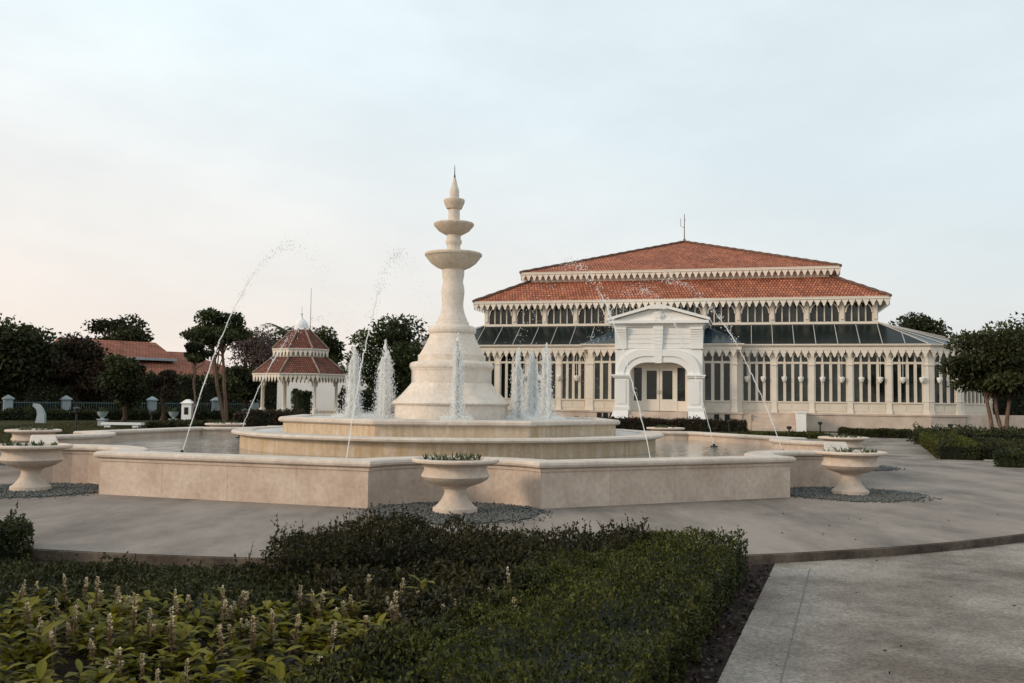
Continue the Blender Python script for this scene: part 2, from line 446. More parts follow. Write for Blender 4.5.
g = MB(); g.face([(-1500,-60,GZ-.012),(1500,-60,GZ-.012),(1500,2500,GZ-.012),(-1500,2500,GZ-.012)])
tag(g.build('ground', M['lawn']), kind='structure')
p = MB(); RP = 13.85
pts = [(CX+RP*math.cos(2*math.pi*i/160), CY+RP*math.sin(2*math.pi*i/160)) for i in range(160)]
p.face([(x, y, 0) for x, y in pts])
tag(p.build('plaza', M['concrete']), kind='structure')
k_ = MB(); k_.sweep(pts, [(0,-.004),(.012,-.004),(.02,-.012),(.02,GZ-.02)])
tag(k_.build('plaza_kerb', M['kerb']), kind='structure')

E1 = Vector((2.81, 10.16)); E2 = Vector((1.23, 5.76)); ED = (E1-E2).normalized()   # left edge of the near path
EN = Vector((ED.y, -ED.x))                                                         # towards the path
def edge(y, off=0.0):
    t = (y - E1.y)/ED.y
    q = E1 + ED*t + EN*off
    return (q.x, q.y)
p = MB()
pp = [edge(-6), (34,-6), (34,25.5), (13.5,29.9), (19.6,46.2), (22.4,54.0), (17.0,56.2), (8.2,34.0), edge(26)]
p.face([(x, y, GZ) for x, y in pp])
tag(p.build('path', M['path']), kind='structure')
p = MB()
for off in (.36,):
    a, b = edge(0,off), edge(10.0,off)
    n_ = EN*.0035
    p.face([(a[0]-n_.x,a[1]-n_.y,GZ+.004),(a[0]+n_.x,a[1]+n_.y,GZ+.004),(b[0]+n_.x,b[1]+n_.y,GZ+.004),(b[0]-n_.x,b[1]-n_.y,GZ+.004)])
tag(p.build('path_joint', M['joint']), kind='structure')
p = MB()
p.face([(-9,1,GZ-.006),(*edge(1,-.002),GZ-.006),(*edge(10.4,-.002),GZ-.006),(-9,13,GZ-.006)])
tag(p.build('planting_bed_ground', M['soil']), kind='structure')
# spilt mortar by the kerb
p = MB()
c = on(818, 556, GZ)
ring = []
for i in range(22):
    t = 2*math.pi*i/22; r_ = 1+.3*math.sin(3*t+1)+.2*math.sin(7*t)
    ring.append((c.x+.33*r_*math.cos(t)+.05, c.y-.08+.075*r_*math.sin(t)+.02*math.cos(t)))
p.grid([[(x, y, GZ+.001) for x, y in ring], [(c.x+(x-c.x)*.8, c.y-.08+(y-c.y+.08)*.8, GZ+.018) for x, y in ring]], True, True, False, True)
tag(p.build('mortar_spill', M['mortar']), 'pale dried mortar splash on the path beside the plaza kerb', 'mortar splash')

# ------------------------------------------------------------------ fountain
RN = 1.37
def pool_plan():
    out = []
    for k in range(8):
        V = Vector(octv(k)); A = Vector(octv(k-1)); B = Vector(octv(k+1))
        a = (A-V).normalized(); b = (B-V).normalized()
        aa, ab = math.atan2(a.y, a.x), math.atan2(b.y, b.x)
        d = (ab-aa+math.pi) % (2*math.pi) - math.pi
        for i in range(11):
            t = aa + d*i/10
            out.append((V.x+RN*math.cos(t), V.y+RN*math.sin(t)))
    return out
PLAN = pool_plan()
fo = tag(empty('fountain', (CX, CY, 0)), 'large cream stone fountain with octagonal pool, two inner tiers and three stacked bowls', 'fountain')
def loc_plan(poly): return [(x-CX, y-CY) for x, y in poly]
PL = loc_plan(PLAN)
UU = [0]
for i in range(len(PL)): UU.append(UU[-1] + (1 if i % 11 != 10 else 4))
b = MB(); b.sweep(PL, [(0,-.02),(0,.535),(.018,.54),(.018,.585),(0,.59)], U=UU); b.sweep(PL, [(-.37,.59),(-.37,.1)])
wall = b.build('pool_wall', M['stone_slab'], fo)
b = MB(); b.sweep(PL, [(-.02,.588),(.045,.592),(.07,.61),(.078,.64),(.068,.672),(.04,.69),(-.40,.69),(-.43,.675),(-.44,.64),(-.42,.6),(-.36,.588)])
b.build('coping', M['coping'], wall)
# tiers
b = MB(); b.lathe([(4.98,.30),(4.98,.74),(5.02,.76)], 96); b.lathe([(4.72,.74),(4.72,.4)], 96)
t1 = b.build('lower_tier', M['stone_wet'], fo)
b = MB(); b.lathe([(4.96,.748),(5.10,.752),(5.17,.775),(5.18,.81),(5.14,.845),(4.74,.85),(4.70,.83),(4.70,.75)], 96)
b.build('lower_tier_rim', M['coping'], t1)
OC8 = [(math.sin(PH+R(22.5)+k*math.pi/4), -math.cos(PH+R(22.5)+k*math.pi/4)) for k in range(8)]
def o8(r): return [(x*r, y*r) for x, y in OC8]
b = MB(); b.sweep(o8(4.12), [(0,.5),(0,1.05)]); b.sweep(o8(3.86), [(0,1.05),(0,.6)])
t2 = b.build('upper_tier', M['stone_wet'], fo)
b = MB(); b.sweep(o8(4.12), [(-.02,1.048),(.06,1.053),(.10,1.08),(.10,1.13),(.06,1.165),(-.26,1.17),(-.30,1.15),(-.30,1.05)])
b.build('upper_tier_rim', M['coping'], t2)
# pedestal
def q8(q):                              # an octagon with slightly bowed sides
    k = q//6; t = (q % 6)/6; a, c_ = Vector(OC8[k]), Vector(OC8[(k+1) % 8])
    p_ = a.lerp(c_, t); return p_*(1+.45*(1/p_.length-1))
b = MB()
b.grid([[(r_*q8(q)[0], r_*q8(q)[1], z) for q in range(48)] for r_, z in ((1.45,.8),(1.45,1.45),(1.50,1.465),(1.525,1.50),(1.50,1.53))], True, True)
rows = []
for i in range(7):
    f_ = i/6; r_ = 1.50 + (1.02-1.50)*(f_**.82); z = 1.53 + (2.0-1.53)*f_
    rows.append([(r_*q8(q)[0], r_*q8(q)[1], z) for q in range(48)])
b.grid(rows, True, True)
ped = b.build('pedestal_base', M['stone_pale'], fo)
b = MB()
b.lathe([(.985,1.96),(.985,2.29),(1.0,2.30),(1.0,2.33),(1.03,2.36),(1.04,2.42),(1.02,2.475),(.975,2.50),(.86,2.52),(.835,2.535),(.835,2.68),(.80,2.69),
         (.735,2.80),(.675,2.91),(.62,3.02),(.575,3.12),(.545,3.22)], 64)
b.build('pedestal', M['stone_pale'], fo)
b = MB()
b.lathe([(.53,3.20),(.56,3.21),(.59,3.25),(.595,3.31),(.575,3.37),(.53,3.40),(.43,3.41),(.41,3.45),(.41,3.50),(.37,3.52),(.37,3.56),(.33,3.64),(.295,3.74),
         (.268,3.86),(.262,3.96),(.275,4.10),(.288,4.22),(.285,4.34),(.262,4.44),(.245,4.50),(.258,4.58),(.275,4.66),(.275,4.82)], 40)
b.build('column', M['stone_pale'], fo)
def bowl(prof, name='bowl'):
    b = MB(); b.lathe(prof, 48); return b.build(name, M['bowl'], fo)
bowl([(.26,4.80),(.30,4.82),(.42,4.87),(.56,4.97),(.65,5.08),(.685,5.14),(.71,5.15),(.715,5.19),(.70,5.215),(.64,5.20),(.5,5.08),(.2,5.02)])
b = MB(); b.lathe([(.19,5.02),(.19,5.30),(.165,5.36),(.165,5.42),(.20,5.47),(.205,5.53),(.175,5.58),(.175,5.72)], 32); b.build('stem', M['stone_pale'], fo)
bowl([(.20,5.68),(.26,5.71),(.38,5.78),(.46,5.87),(.495,5.91),(.505,5.95),(.49,5.975),(.44,5.96),(.3,5.88),(.1,5.86)])
b = MB(); b.lathe([(.145,5.84),(.14,6.32),(.15,6.36)], 32); b.build('stem', M['stone_pale'], fo)
bowl([(.15,6.32),(.19,6.34),(.225,6.42),(.255,6.49),(.265,6.54),(.255,6.57),(.22,6.56),(.1,6.52)])
b = MB(); b.lathe([(.125,6.50),(.12,6.64),(.118,6.78),(.10,6.86),(.088,6.88),(.06,7.0),(.03,7.12)], 24); b.build('spire', M['stone_pale'], fo)
b = MB(); b.lathe([(.03,7.10),(.012,7.22),(.008,7.40),(.002,7.46)], 10); b.build('spire_tip', M['metal'], fo)
# wall spouts inside the pool
for k in range(8):
    for s in (-.12, .12):
        pass
# water
wt = MB(); pw = offset(PLAN, -.36)
wt.face([(x, y, .45) for x, y in pw])
tag(wt.build('pool_water', M['water']), kind='structure')
wt = MB(); wt.face([(CX+4.75*math.cos(2*math.pi*i/64), CY+4.75*math.sin(2*math.pi*i/64), .815) for i in range(64)])
tag(wt.build('lower_tier_water', M['foam_water']), kind='structure')
wt = MB(); wt.face([(CX+x*3.88, CY+y*3.88, 1.135) for x, y in OC8])
tag(wt.build('upper_tier_water', M['foam_water']), kind='structure')

# foaming upright jets around the pedestal
def plume(px, ytop, hw, label):
    Y = {0: 21.4, 1: 22.9, 2: 24.6}[hw[1]]
    b0 = at(px, 417, Y); top = at(px, ytop, Y)
    x0, y0, z0, h = b0.x, Y, 1.13, top.z-1.13
    root = tag(empty('water_jet', (x0, y0, z0)), label, 'water jet', 'foaming upright jets on the upper tier')
    n = 9000
    lobes = np.column_stack([nrg.uniform(-1,1,size=(7,2))*hw[0]*.62, nrg.uniform(.66,.96,7)]); lobes[0] = (0,0,1.0)
    li = nrg.integers(0, 7, n); f_ = nrg.random(n)**1.05
    wid = hw[0]*(.30+.36*(1-f_)**.7)*np.clip((1-f_)*9, .35, 1)
    lt = .55+.45*(1-f_)
    C = np.stack([nrg.normal(size=n)*.5*wid+lobes[li,0]*lt, nrg.normal(size=n)*.5*wid+lobes[li,1]*lt, f_*h*lobes[li,2]], 1)
    octa('spray', C, .003+.009*nrg.random(n)**2, 1.3+2.6*nrg.random(n), M['spray'], root)['kind'] = 'stuff'
    b = MB()
    for i in range(7):
        lx, ly, lh = lobes[i].tolist(); hh = h*lh
        pts = []; rad = []
        for q in range(22):
            t = q/21; k_ = 1-.40*t
            pts.append((lx*k_+rnd.gauss(0,.008), ly*k_+rnd.gauss(0,.008), hh*t)); rad.append((.014+.036*rnd.random())*(1-t)**.35*(1.5 if i == 0 else 1)+.003)
        b.tube(pts, rad, 7)
    b.build('stream', M['stream'], root)
    n = 1400
    rr = hw[0]*2.4*np.sqrt(nrg.random(n)); th = nrg.random(n)*2*np.pi
    octa('splash', np.stack([rr*np.cos(th), rr*np.sin(th), np.abs(nrg.normal(size=n))*.13*np.clip(1.3-rr/(hw[0]*2.4), .1, 1)], 1), .004+.010*nrg.random(n), 1.0, M['spray'], root)['kind'] = 'stuff'
    return root
plume(353, 346, (.22,1), 'broad foaming jet at the pedestal side, nearest the gazebo')
plume(384, 340, (.27,1), 'tall broad foaming jet close to the left edge of the pedestal')
plume(457, 333, (.16,0), 'single slim foaming jet rising in front of the stone pedestal')
plume(518, 348, (.19,1), 'foaming jet just past the right edge of the pedestal base')
plume(532, 350, (.19,2), 'middle one of the three foaming jets in front of the conservatory')
plume(546, 343, (.20,1), 'foaming jet nearest the white portico, tallest of that trio')

# thrown arcs of water from nozzles in the pool
def arc(nx, ny, kx, ky, kY, lx, lY, label):
    """nozzle at pixel (nx,ny) on the water, crest seen at (kx,ky) kY metres away, falling at lx, lY"""
    A = on(nx, ny, .47); K = at(kx, ky, kY)
    root = tag(empty('water_arc', A), label, 'water jet', 'thin arcs of water thrown from the pool nozzles')
    hz = Vector((K.x-A.x, K.y-A.y, 0)); hK = K.z-A.z
    def P(s):                                # s: 0 nozzle, 1 crest
        return Vector((hz.x*s, hz.y*s, hK*(2*s-s*s)))
    b = MB(); pts = []; rad = []
    for i in range(34):
        s = .60*i/33
        pts.append(P(s)+Vector((rnd.gauss(0,.008), rnd.gauss(0,.008), rnd.gauss(0,.008)))*(i > 0)); rad.append((.007+.008*rnd.random()*(.4+s)) if s < .42 else .014*(1-(s-.42)/.19)+.002)
    b.tube(pts, rad, 6)
    b.build('stream', M['drops'], root)
    C = []; rs = []
    for s0, s1, n, sp, r0 in ((.05,.55,140,.022,.008), (.40,1.0,210,.06,.014), (.9,1.8,230,.17,.011)):
        for _ in range(n):
            s = rnd.uniform(s0, s1); s = round(s*17)/17*.5 + s*.5
            q = P(s); C.append((q.x+rnd.gauss(0,sp), q.y+rnd.gauss(0,sp), max(.0, q.z+rnd.gauss(0,sp)))); rs.append(r0*rnd.uniform(.35,1.0))
    octa('drops', np.array(C), np.array(rs), 1.3, M['drops'], root)['kind'] = 'stuff'
    b = MB(); b.lathe([(.05,-.25),(.05,-.03),(.035,-.02),(.03,.05),(.02,.06)], 10)
    b.lathe([(.09,-.03),(.10,-.01),(.09,.01)], 10)
    b.build('nozzle', M['metal'], root)
    n = 120; rr = .35*np.sqrt(nrg.random(n)); th = nrg.random(n)*6.283
    return root
arc(182, 453, 296, 246, 21.8, 0, 0, 'high water arc from the visible left nozzle, crossing before the tall thin trunks')
arc(239, 437, 322, 318, 25.5, 0, 0, 'lower water arc rising in front of the gazebo eave')
arc(346, 462, 402, 254, 19.5, 0, 0, 'water arc rising between the gazebo and the pedestal from behind the front coping')
arc(652, 464, 566, 263, 20.2, 0, 0, 'water arc crossing in front of the left half of the white portico')
arc(714, 446, 640, 290, 25.0, 0, 0, 'water arc starting from the dark nozzle before the right pier of the portico')
arc(783, 452, 664, 280, 22.0, 0, 0, 'long water arc crossing the windows to the right of the portico')

# ------------------------------------------------------------------ urns in the notches
URN = [(0,'cream stone urn standing alone in the notch nearest the camera'),
       (1,'right hand foreground urn on gravel, in front of another urn by the pool corner'),
       (2,'urn half hidden behind a nearer urn at the right corner of the pool'),
       (3,'urn far across the pool, below the portico hedge'),
       (5,'urn across the pool in front of the gazebo lawn'),
       (6,'urn half hidden behind a nearer urn at the left corner of the pool'),
       (7,'cream stone urn cut by the left edge of the photo, on dark gravel')]
ur = None
gb = None
def make_urn():
    root = empty('planter_urn')
    b = MB(); b.lathe([(.315,-.01),(.315,.075),(.30,.09)], 40); b.lathe([(.29,.085),(.25,.125),(.20,.185),(.165,.25),(.15,.31),(.158,.345),(.19,.36),(.19,.375)], 40)
    b.build('foot', M['urn'], root)
    b = MB(); b.lathe([(.15,.365),(.24,.385),(.36,.425),(.45,.475),(.485,.52),(.475,.55),(.455,.58),(.445,.62),(.45,.66),(.49,.69),(.59,.705),(.615,.72),(.62,.745),(.605,.765),(.56,.77),(.53,.755),(.47,.70),(.2,.68)], 48)
    b.build('bowl', M['urn'], root)
    b = MB(); b.lathe([(.515,.722),(.3,.735),(.001,.74)], 24); b.build('soil', M['soil'], root)
    return root
for i, (k, lab) in enumerate(URN):
    x, y = octv(k, RO+.02)
    o = make_urn() if i == 0 else copy_tree(ur)
    ur = ur or o
    o.location = (x, y, 0); o.rotation_euler.z = rnd.uniform(0, 6)
    tag(o, lab, 'urn', 'stone urns around the fountain pool')
    # spiky rosettes inside
    pl = empty('succulents', (x, y, 0))
    for _ in range(20 if k in (0,1,7,2,6) else 12):
        P = []; v = []
        rr = .46*math.sqrt(rnd.random()); th = rnd.uniform(0, 6.283)
        bx, by = rr*math.cos(th), rr*math.sin(th); tone = rnd.uniform(0,1); big = rnd.uniform(.05,.15)
        for q in range(10):
            a = rnd.uniform(0, 6.283); tilt = rnd.uniform(.25, 1.25); L = big*rnd.uniform(.7,1.2)
            d = np.array([math.cos(a)*math.sin(tilt), math.sin(a)*math.sin(tilt), math.cos(tilt)])
            s = np.array([-math.sin(a), math.cos(a), 0])*.011
            c0 = np.array([bx, by, .735])
            P += [c0-s, c0+s, c0+d*L*.6+s*1.3, c0+d*L]; v.append(tone*.6+rnd.random()*.4)
        quads('rosette', np.array(P), np.array(v), M['leaf_agave'], pl)
    if k in (0, 1, 7):
        P = []; v = []
        for q in range(5):
            a = (math.pi*1.02 if q < 2 else rnd.uniform(0,6.28)); L = rnd.uniform(.16,.28)
            d = np.array([math.cos(a)*.9, math.sin(a)*.9, .42]); c0 = np.array([math.cos(a)*.42, math.sin(a)*.42, .74]); s = np.array([-math.sin(a), math.cos(a), 0])*.014
            P += [c0-s, c0+s, c0+d*L*.6+s, c0+d*L]; v.append(rnd.random()*.5)
        quads('long_leaves', np.array(P), np.array(v), M['leaf_agave'], pl)
    tag(pl, 'clump of spiky green succulents in the ' + {0:'urn nearest the camera',1:'front urn of the right pair',2:'rear urn of the right pair',3:'far urn below the portico hedge',5:'far urn by the gazebo lawn',6:'rear urn of the left pair',7:'front urn of the left pair'}[k], 'plants', 'succulents planted in the urns')
    # gravel round it
    n = 2600
    th = nrg.random(n)*6.283; rr = (1.22+.05*np.sin(3*th+k)+.035*np.sin(7*th+2*k)+.02*np.sin(13*th))*np.sqrt(nrg.random(n))
    rad = .014+.022*nrg.random(n)
    C = np.stack([x+rr*np.cos(th), y+rr*np.sin(th), rad*.5], 1)
    # keep pebbles out of the pool wall
    dc = np.hypot(C[:,0]-CX, C[:,1]-CY)
    ns = 160; ra = 1.27+np.abs(nrg.normal(size=ns))*.09; ta = nrg.random(ns)*6.283
    C = np.vstack([C, np.stack([x+ra*np.cos(ta), y+ra*np.sin(ta), np.full(ns,.01)], 1)]); rad = np.concatenate([rad, .010+.012*nrg.random(ns)])
    o_ = octa('gravel', C, rad, .75, M['pebble']); tag(o_, kind='stuff')
    m_ = MB(); m_.face([(x+1.19*math.cos(q*.1309), y+1.19*math.sin(q*.1309), .005) for q in range(48)])
    tag(m_.build('gravel_ground', M['gravel_bed']), kind='structure')

# ------------------------------------------------------------------ conservatory
BO = Vector((10.23, 61.8, GZ)); BR = R(-14)
HB = -GZ
bd = tag(empty('conservatory', BO, BR), 'long cream conservatory with two tier orange tiled roof, fringed eaves and a white portico', 'building')
def wpt(x, y, z): return BO + Matrix.Rotation(BR, 3, 'Z') @ Vector((x, y, z))
HX, CYB = 15.74, 15.74
def pol(p, L, deg): return (p[0]+L*math.cos(R(deg)), p[1]+L*math.sin(R(deg)))
Q0 = (HX, 0); Q1 = pol(Q0, 2.15, 25); Q2 = pol(Q1, 3.4, 50); Q3 = pol(Q2, 3.0, 75); Q4 = (Q3[0], 26)
mir = lambda q: (-q[0], q[1])
FR = [mir(Q4), mir(Q3), mir(Q2), mir(Q1), mir(Q0), Q0, Q1, Q2, Q3, Q4]      # front outline, going to the right
BX0, BX1, BYP = -5.15, 4.35, -.9                                            # projecting centre bay
ZP, ZS, ZT, ZC0, ZC1 = 1.10, 1.80, 4.25, 4.92, 5.42
OUT = FR[:5] + [(BX0, 0), (BX0, BYP), (BX1, BYP), (BX1, 0)] + FR[5:]
# plinth
b = MB()
back = [(Q4[0], 32), (-Q4[0], 32)]
full = OUT + back
b.sweep(full, [(.30,-.05),(.30,ZP-.12),(.36,ZP-.11),(.36,ZP),(-.5,ZP)])
b.build('plinth', M['plinth'], bd)
b = MB(); b.face([(x, y, ZP-.02) for x, y in full]); b.build('floor_slab', M['plinth'], bd)
# terrace wall running on to the right
b = MB(); e0 = pol(Q0, .9, 10); 
b.wbox((Q1[0]+.2, Q1[1]+.2), (math.cos(R(25)), math.sin(R(25))), .0, 16, -.6, .32, -.05, ZP+.002)
b.build('terrace_wall', M['plinth'], bd)

def seg(P, Q):
    d = Vector((Q[0]-P[0], Q[1]-P[1])); L = d.length; d.normalize()
    return (d.x, d.y), L
def teeth(b, P, d, L, n0, z, pitch=.43, h=.42):
    n = max(1, round(L/pitch)); p_ = L/n
    nx, ny = d[1], -d[0]
    for i in range(n):
        a = (i+.5)*p_
        prof = [(-.46,0),(-.42,-.30),(-.24,-.50),(-.20,-.72),(-.06,-1.0),(.06,-1.0),(.20,-.72),(.24,-.50),(.42,-.30),(.46,0)]
        q = [(a+u*p_, z+w_*h) for u, w_ in prof]
        f0 = [(P[0]+d[0]*s+nx*n0, P[1]+d[1]*s+ny*n0, zz) for s, zz in q]
        f1 = [(P[0]+d[0]*s+nx*(n0-.03), P[1]+d[1]*s+ny*(n0-.03), zz) for s, zz in q]
        b.face(f0[::-1]); b.face(f1)
        for j in range(len(q)-1): b.face([f0[j], f0[j+1], f1[j+1], f1[j]])
def bracket(b, P, d, a, sgn, z, r, n0, th=.05, wid=.07):
    """quarter ring springing from a column"""
    nx, ny = d[1], -d[0]
    N = 8; inn = []; outp = []
    for i in range(N+1):
        t = math.pi/2*i/N
        inn.append((a+sgn*(r-(r-wid)*math.cos(t)*1.0), z-r+(r-wid)*math.sin(t)))
        outp.append((a+sgn*(r-r*math.cos(t)), z-r+r*math.sin(t)))
    for i in range(N):
        for nn in (n0,):
            q = [outp[i], outp[i+1], inn[i+1], inn[i]]
            f0 = [(P[0]+d[0]*s+nx*n0, P[1]+d[1]*s+ny*n0, zz) for s, zz in q]
            f1 = [(P[0]+d[0]*s+nx*(n0-th), P[1]+d[1]*s+ny*(n0-th), zz) for s, zz in q]
            b.hexa(f0+f1)
def column_part(P, d, a, z0, z1, wd=.30, n=.10, cap=True, br=.62, sides=(1,-1)):
    b = MB()
    b.wbox(P, d, a-wd/2, a+wd/2, -.1, n, z0, z1)
    b.wbox(P, d, a-wd/2-.025, a+wd/2+.025, -.1, n+.03, z0+.002, z0+.22)
    if cap:
        b.wbox(P, d, a-wd/2-.05, a+wd/2+.05, -.1, n+.05, z1-.82, z1-.74)
        b.wbox(P, d, a-wd/2-.03, a+wd/2+.03, -.1, n+.03, z0+.78, z0+.84)
    for s in sides: bracket(b, P, d, a+s*wd/2, s, z1, br, n)
    b.build('column', M['cream'], bd)
def window_part(P, d, a0, a1, n, sill=ZS, z0=ZP, z1=ZC0, zt=ZT, mw=.17):
    b = MB()
    if sill > z0:
        b.wbox(P, d, a0, a1, -.08, .03, z0, sill-.06)
        k = max(1, round((a1-a0)/1.0))
        for i in range(k):
            s0 = a0+(a1-a0)*i/k+.08; s1 = a0+(a1-a0)*(i+1)/k-.08
            b.wbox(P, d, s0, s1, .03, .055, z0+.14, sill-.18)
        b.wbox(P, d, a0, a1, -.08, .09, sill-.06, sill+.03)
    if zt: b.wbox(P, d, a0, a1, -.06, .07, zt-.07, zt+.07)
    w_ = (a1-a0)/n
    for i in range(n+1):
        c_ = a0+w_*i; l, r_ = c_-mw/2, c_+mw/2
        if i == 0: l = a0
        if i == n: r_ = a1
        b.wbox(P, d, l, r_, -.05, .05, sill+.03, (zt or z1)-.07)
        if zt: b.wbox(P, d, max(l, c_-.05), min(r_, c_+.05), -.05, .04, zt+.07, z1)
    for i in range(n):                       # round heads over the upper lights
        s0 = a0+w_*i+.04; s1 = a0+w_*(i+1)-.04; rr = (s1-s0)/2
        for sg, o_ in ((1, s0), (-1, s1)):
            bracket(b, P, d, o_, sg, z1-.02, rr, .03, .05, .06)
    fr = b.build('window', M['cream_dim'], bd)
    g_ = MB(); g_.wbox(P, d, a0, a1, -.10, -.055, sill, z1)
    g_.build('glass', M['glass'], fr)
def wall_run(P, Q, bays, n, last=False, first=True):
    d, L = seg(P, Q); bw = L/bays
    for i in range(bays+1):
        if i == bays and not last: continue
        if i == 0 and not first: continue
        a = i*bw
        if i == 0: a += .15
        if i == bays: a -= .15
        column_part(P, d, a, ZP, ZC0, sides=((1,) if i == 0 else (-1,) if i == bays else (1,-1)))
    for i in range(bays):
        window_part(P, d, i*bw+(.30 if i == 0 else .15), (i+1)*bw-(.30 if (i == bays-1 and last) else .15 if i < bays-1 else .0), n)
wall_run(mir(Q0), (BX0, 0), 5, 4, True)
wall_run((BX1, 0), Q0, 5, 4, True)
wall_run(Q0, Q1, 1, 3, True); wall_run(Q1, Q2, 1, 6, True); wall_run(Q2, Q3, 1, 5, True)
wall_run(mir(Q1), mir(Q0), 1, 3, True); wall_run(mir(Q2), mir(Q1), 1, 6, True); wall_run(mir(Q3), mir(Q2), 1, 5, True)
# plain long sides
b = MB()
for P, Q in ((Q3, Q4), (mir(Q4), mir(Q3)), (Q4, (Q4[0],32)), ((Q4[0],32), (-Q4[0],32)), ((-Q4[0],32), mir(Q4))):
    d, L = seg(P, Q); b.wbox(P, d, 0, L, -.15, .0, ZP, ZC0)
b.build('wall', M['cream_dim'], bd)
# the projecting centre bay
PCX = -.45
for (P, Q, nn) in (((BX0, BYP), (PCX-2.72, BYP), 3), ((PCX+2.72, BYP), (BX1, BYP), 3)):
    d, L = seg(P, Q)
    column_part(P, d, .17 if nn == 3 and P[0] < 0 else L-.17, ZP, ZC0, .34, sides=((1,) if P[0] < 0 else (-1,)))
    a0, a1 = (.34, L) if P[0] < 0 else (0, L-.34)
    window_part(P, d, a0, a1, nn, mw=.20)
for P, Q in (((BX0, 0), (BX0, BYP)), ((BX1, BYP), (BX1, 0))):
    d, L = seg(P, Q); b = MB(); b.wbox(P, d, 0, L, -.12, 0, ZP, ZC0); b.build('return_wall', M['cream'], bd)
# cornice and fringe
b = MB()
b.sweep(full, [(-.2,ZC0),(.12,ZC0),(.12,ZC0+.10),(.30,ZC0+.12),(.30,ZC0+.34),(.40,ZC0+.36),(.46,ZC0+.44),(.46,ZC1),(-.2,ZC1+.01)])
b.build('cornice', M['cream'], bd)
b = MB()
for P, Q in zip(OUT[:-1], OUT[1:]):
    d, L = seg(P, Q)
    if L < .5: continue
    teeth(b, P, d, L, .29, ZC0+.115, h=.44)
b.build('valance', M['cream'], bd)
# glass lean-to roof
CW, ZG = 2.55, 6.95
cin = [(-HX+CW, CW), (HX-CW, CW)]
b = MB()
z0 = ZC1+.03
A0, A1 = (mir(Q0)[0], .0), (HX, .0)
b.face([(-HX,0,z0),(HX,0,z0),(HX-CW,CW,ZG),(-HX+CW,CW,ZG)])
b.build('lean_to_roof', M['roof_glass'], bd)
for s in (1, -1):
    b = MB()
    pts_ = [Q0, Q1, Q2, Q3, (Q3[0], CYB)]
    apex = (HX-CW, CW)
    for i in range(3):
        f_ = [(s*pts_[i][0], pts_[i][1], z0), (s*pts_[i+1][0], pts_[i+1][1], z0), (s*apex[0], apex[1], ZG)]
        b.face(f_ if s > 0 else f_[::-1])
    f_ = [(s*Q3[0], Q3[1], z0), (s*Q3[0], 30, z0), (s*apex[0], 30, ZG), (s*apex[0], apex[1], ZG)]
    b.face(f_ if s > 0 else f_[::-1])
    b.build('side_lean_to_roof', M['sky_tint_glass'], bd)
b = MB()
nb = 24
for i in range(1, nb):
    x = -HX+2*HX*i/nb
    f_ = min(1, (HX-abs(x))/CW)
    b.tube([(x, -.02, z0+.03), (x, CW*f_, z0+(ZG-z0)*f_+.03)], .028, 5)
for s in (1, -1):
    for q in (Q0, Q1, Q2, Q3): b.tube([(s*q[0], q[1], z0+.02), (s*(HX-CW), CW, ZG+.03)], .04, 5)
    for q0, q1 in ((Q0,Q1),(Q1,Q2)):
        b.tube([(s*(q0[0]+q1[0])/2, (q0[1]+q1[1])/2, z0+.02), (s*(HX-CW), CW, ZG+.03)], .03, 5)
b.build('glazing_bars', M['bar'], bd)
# little hipped roofs over the projecting bay on both sides of the portico
for s0, s1, hip in ((BX0, PCX-2.6, -1), (PCX+2.6, BX1, 1)):
    b = MB(); xa, xb = s0-(.3 if hip < 0 else 0), s1+(.3 if hip > 0 else 0)
    zt_ = z0+.012
    if hip > 0:
        b.face([(xa,BYP-.3,zt_),(xb,BYP-.3,zt_),(xa,1.7,zt_+1.35)]); b.face([(xb,BYP-.3,zt_),(xb,.55,zt_+.3),(xa,1.7,zt_+1.35)])
    else:
        b.face([(xa,BYP-.3,zt_),(xb,BYP-.3,zt_),(xb,1.7,zt_+1.35)]); b.face([(xa,.55,zt_+.3),(xa,BYP-.3,zt_),(xb,1.7,zt_+1.35)])
    b.build('bay_roof', M['sky_tint_glass'], bd)
# clerestory
ZU = 8.42
P, Q = (-HX+CW, CW), (HX-CW, CW)
d, L = seg(P, Q); bays = 12; bw = L/bays
b = MB(); b.wbox(P, d, -.02, L+.02, -.15, .10, ZG-.12, ZG+.10); b.build('clerestory_sill', M['cream'], bd)
for i in range(bays+1):
    a = i*bw + (.16 if i == 0 else -.16 if i == bays else 0)
    b = MB(); b.wbox(P, d, a-.16, a+.16, -.1, .10, ZG+.1, ZU)
    b.wbox(P, d, a-.10, a+.10, .10, .2, ZG+.25, ZU)
    for s in ((1,) if i == 0 else (-1,) if i == bays else (1,-1)): bracket(b, P, d, a+s*.16, s, ZU-.05, .72, .14, .06, .09)
    b.build('column', M['cream'], bd)
for i in range(bays):
    window_part(P, d, i*bw+(.32 if i == 0 else .16), (i+1)*bw-(.32 if i == bays-1 else .16), 4, sill=ZG+.1, z0=ZG+.1, z1=ZU, zt=None, mw=.075)
for s in (1, -1):
    b = MB()
    P_, Q_ = ((HX-CW, CW), (HX-CW, 29)) if s > 0 else ((-HX+CW, 29), (-HX+CW, CW))
    d_, L_ = seg(P_, Q_); b.wbox(P_, d_, 0, L_, -.15, 0, ZG-.1, ZU)
    b.build('clerestory_wall', M['cream_dim'], bd)
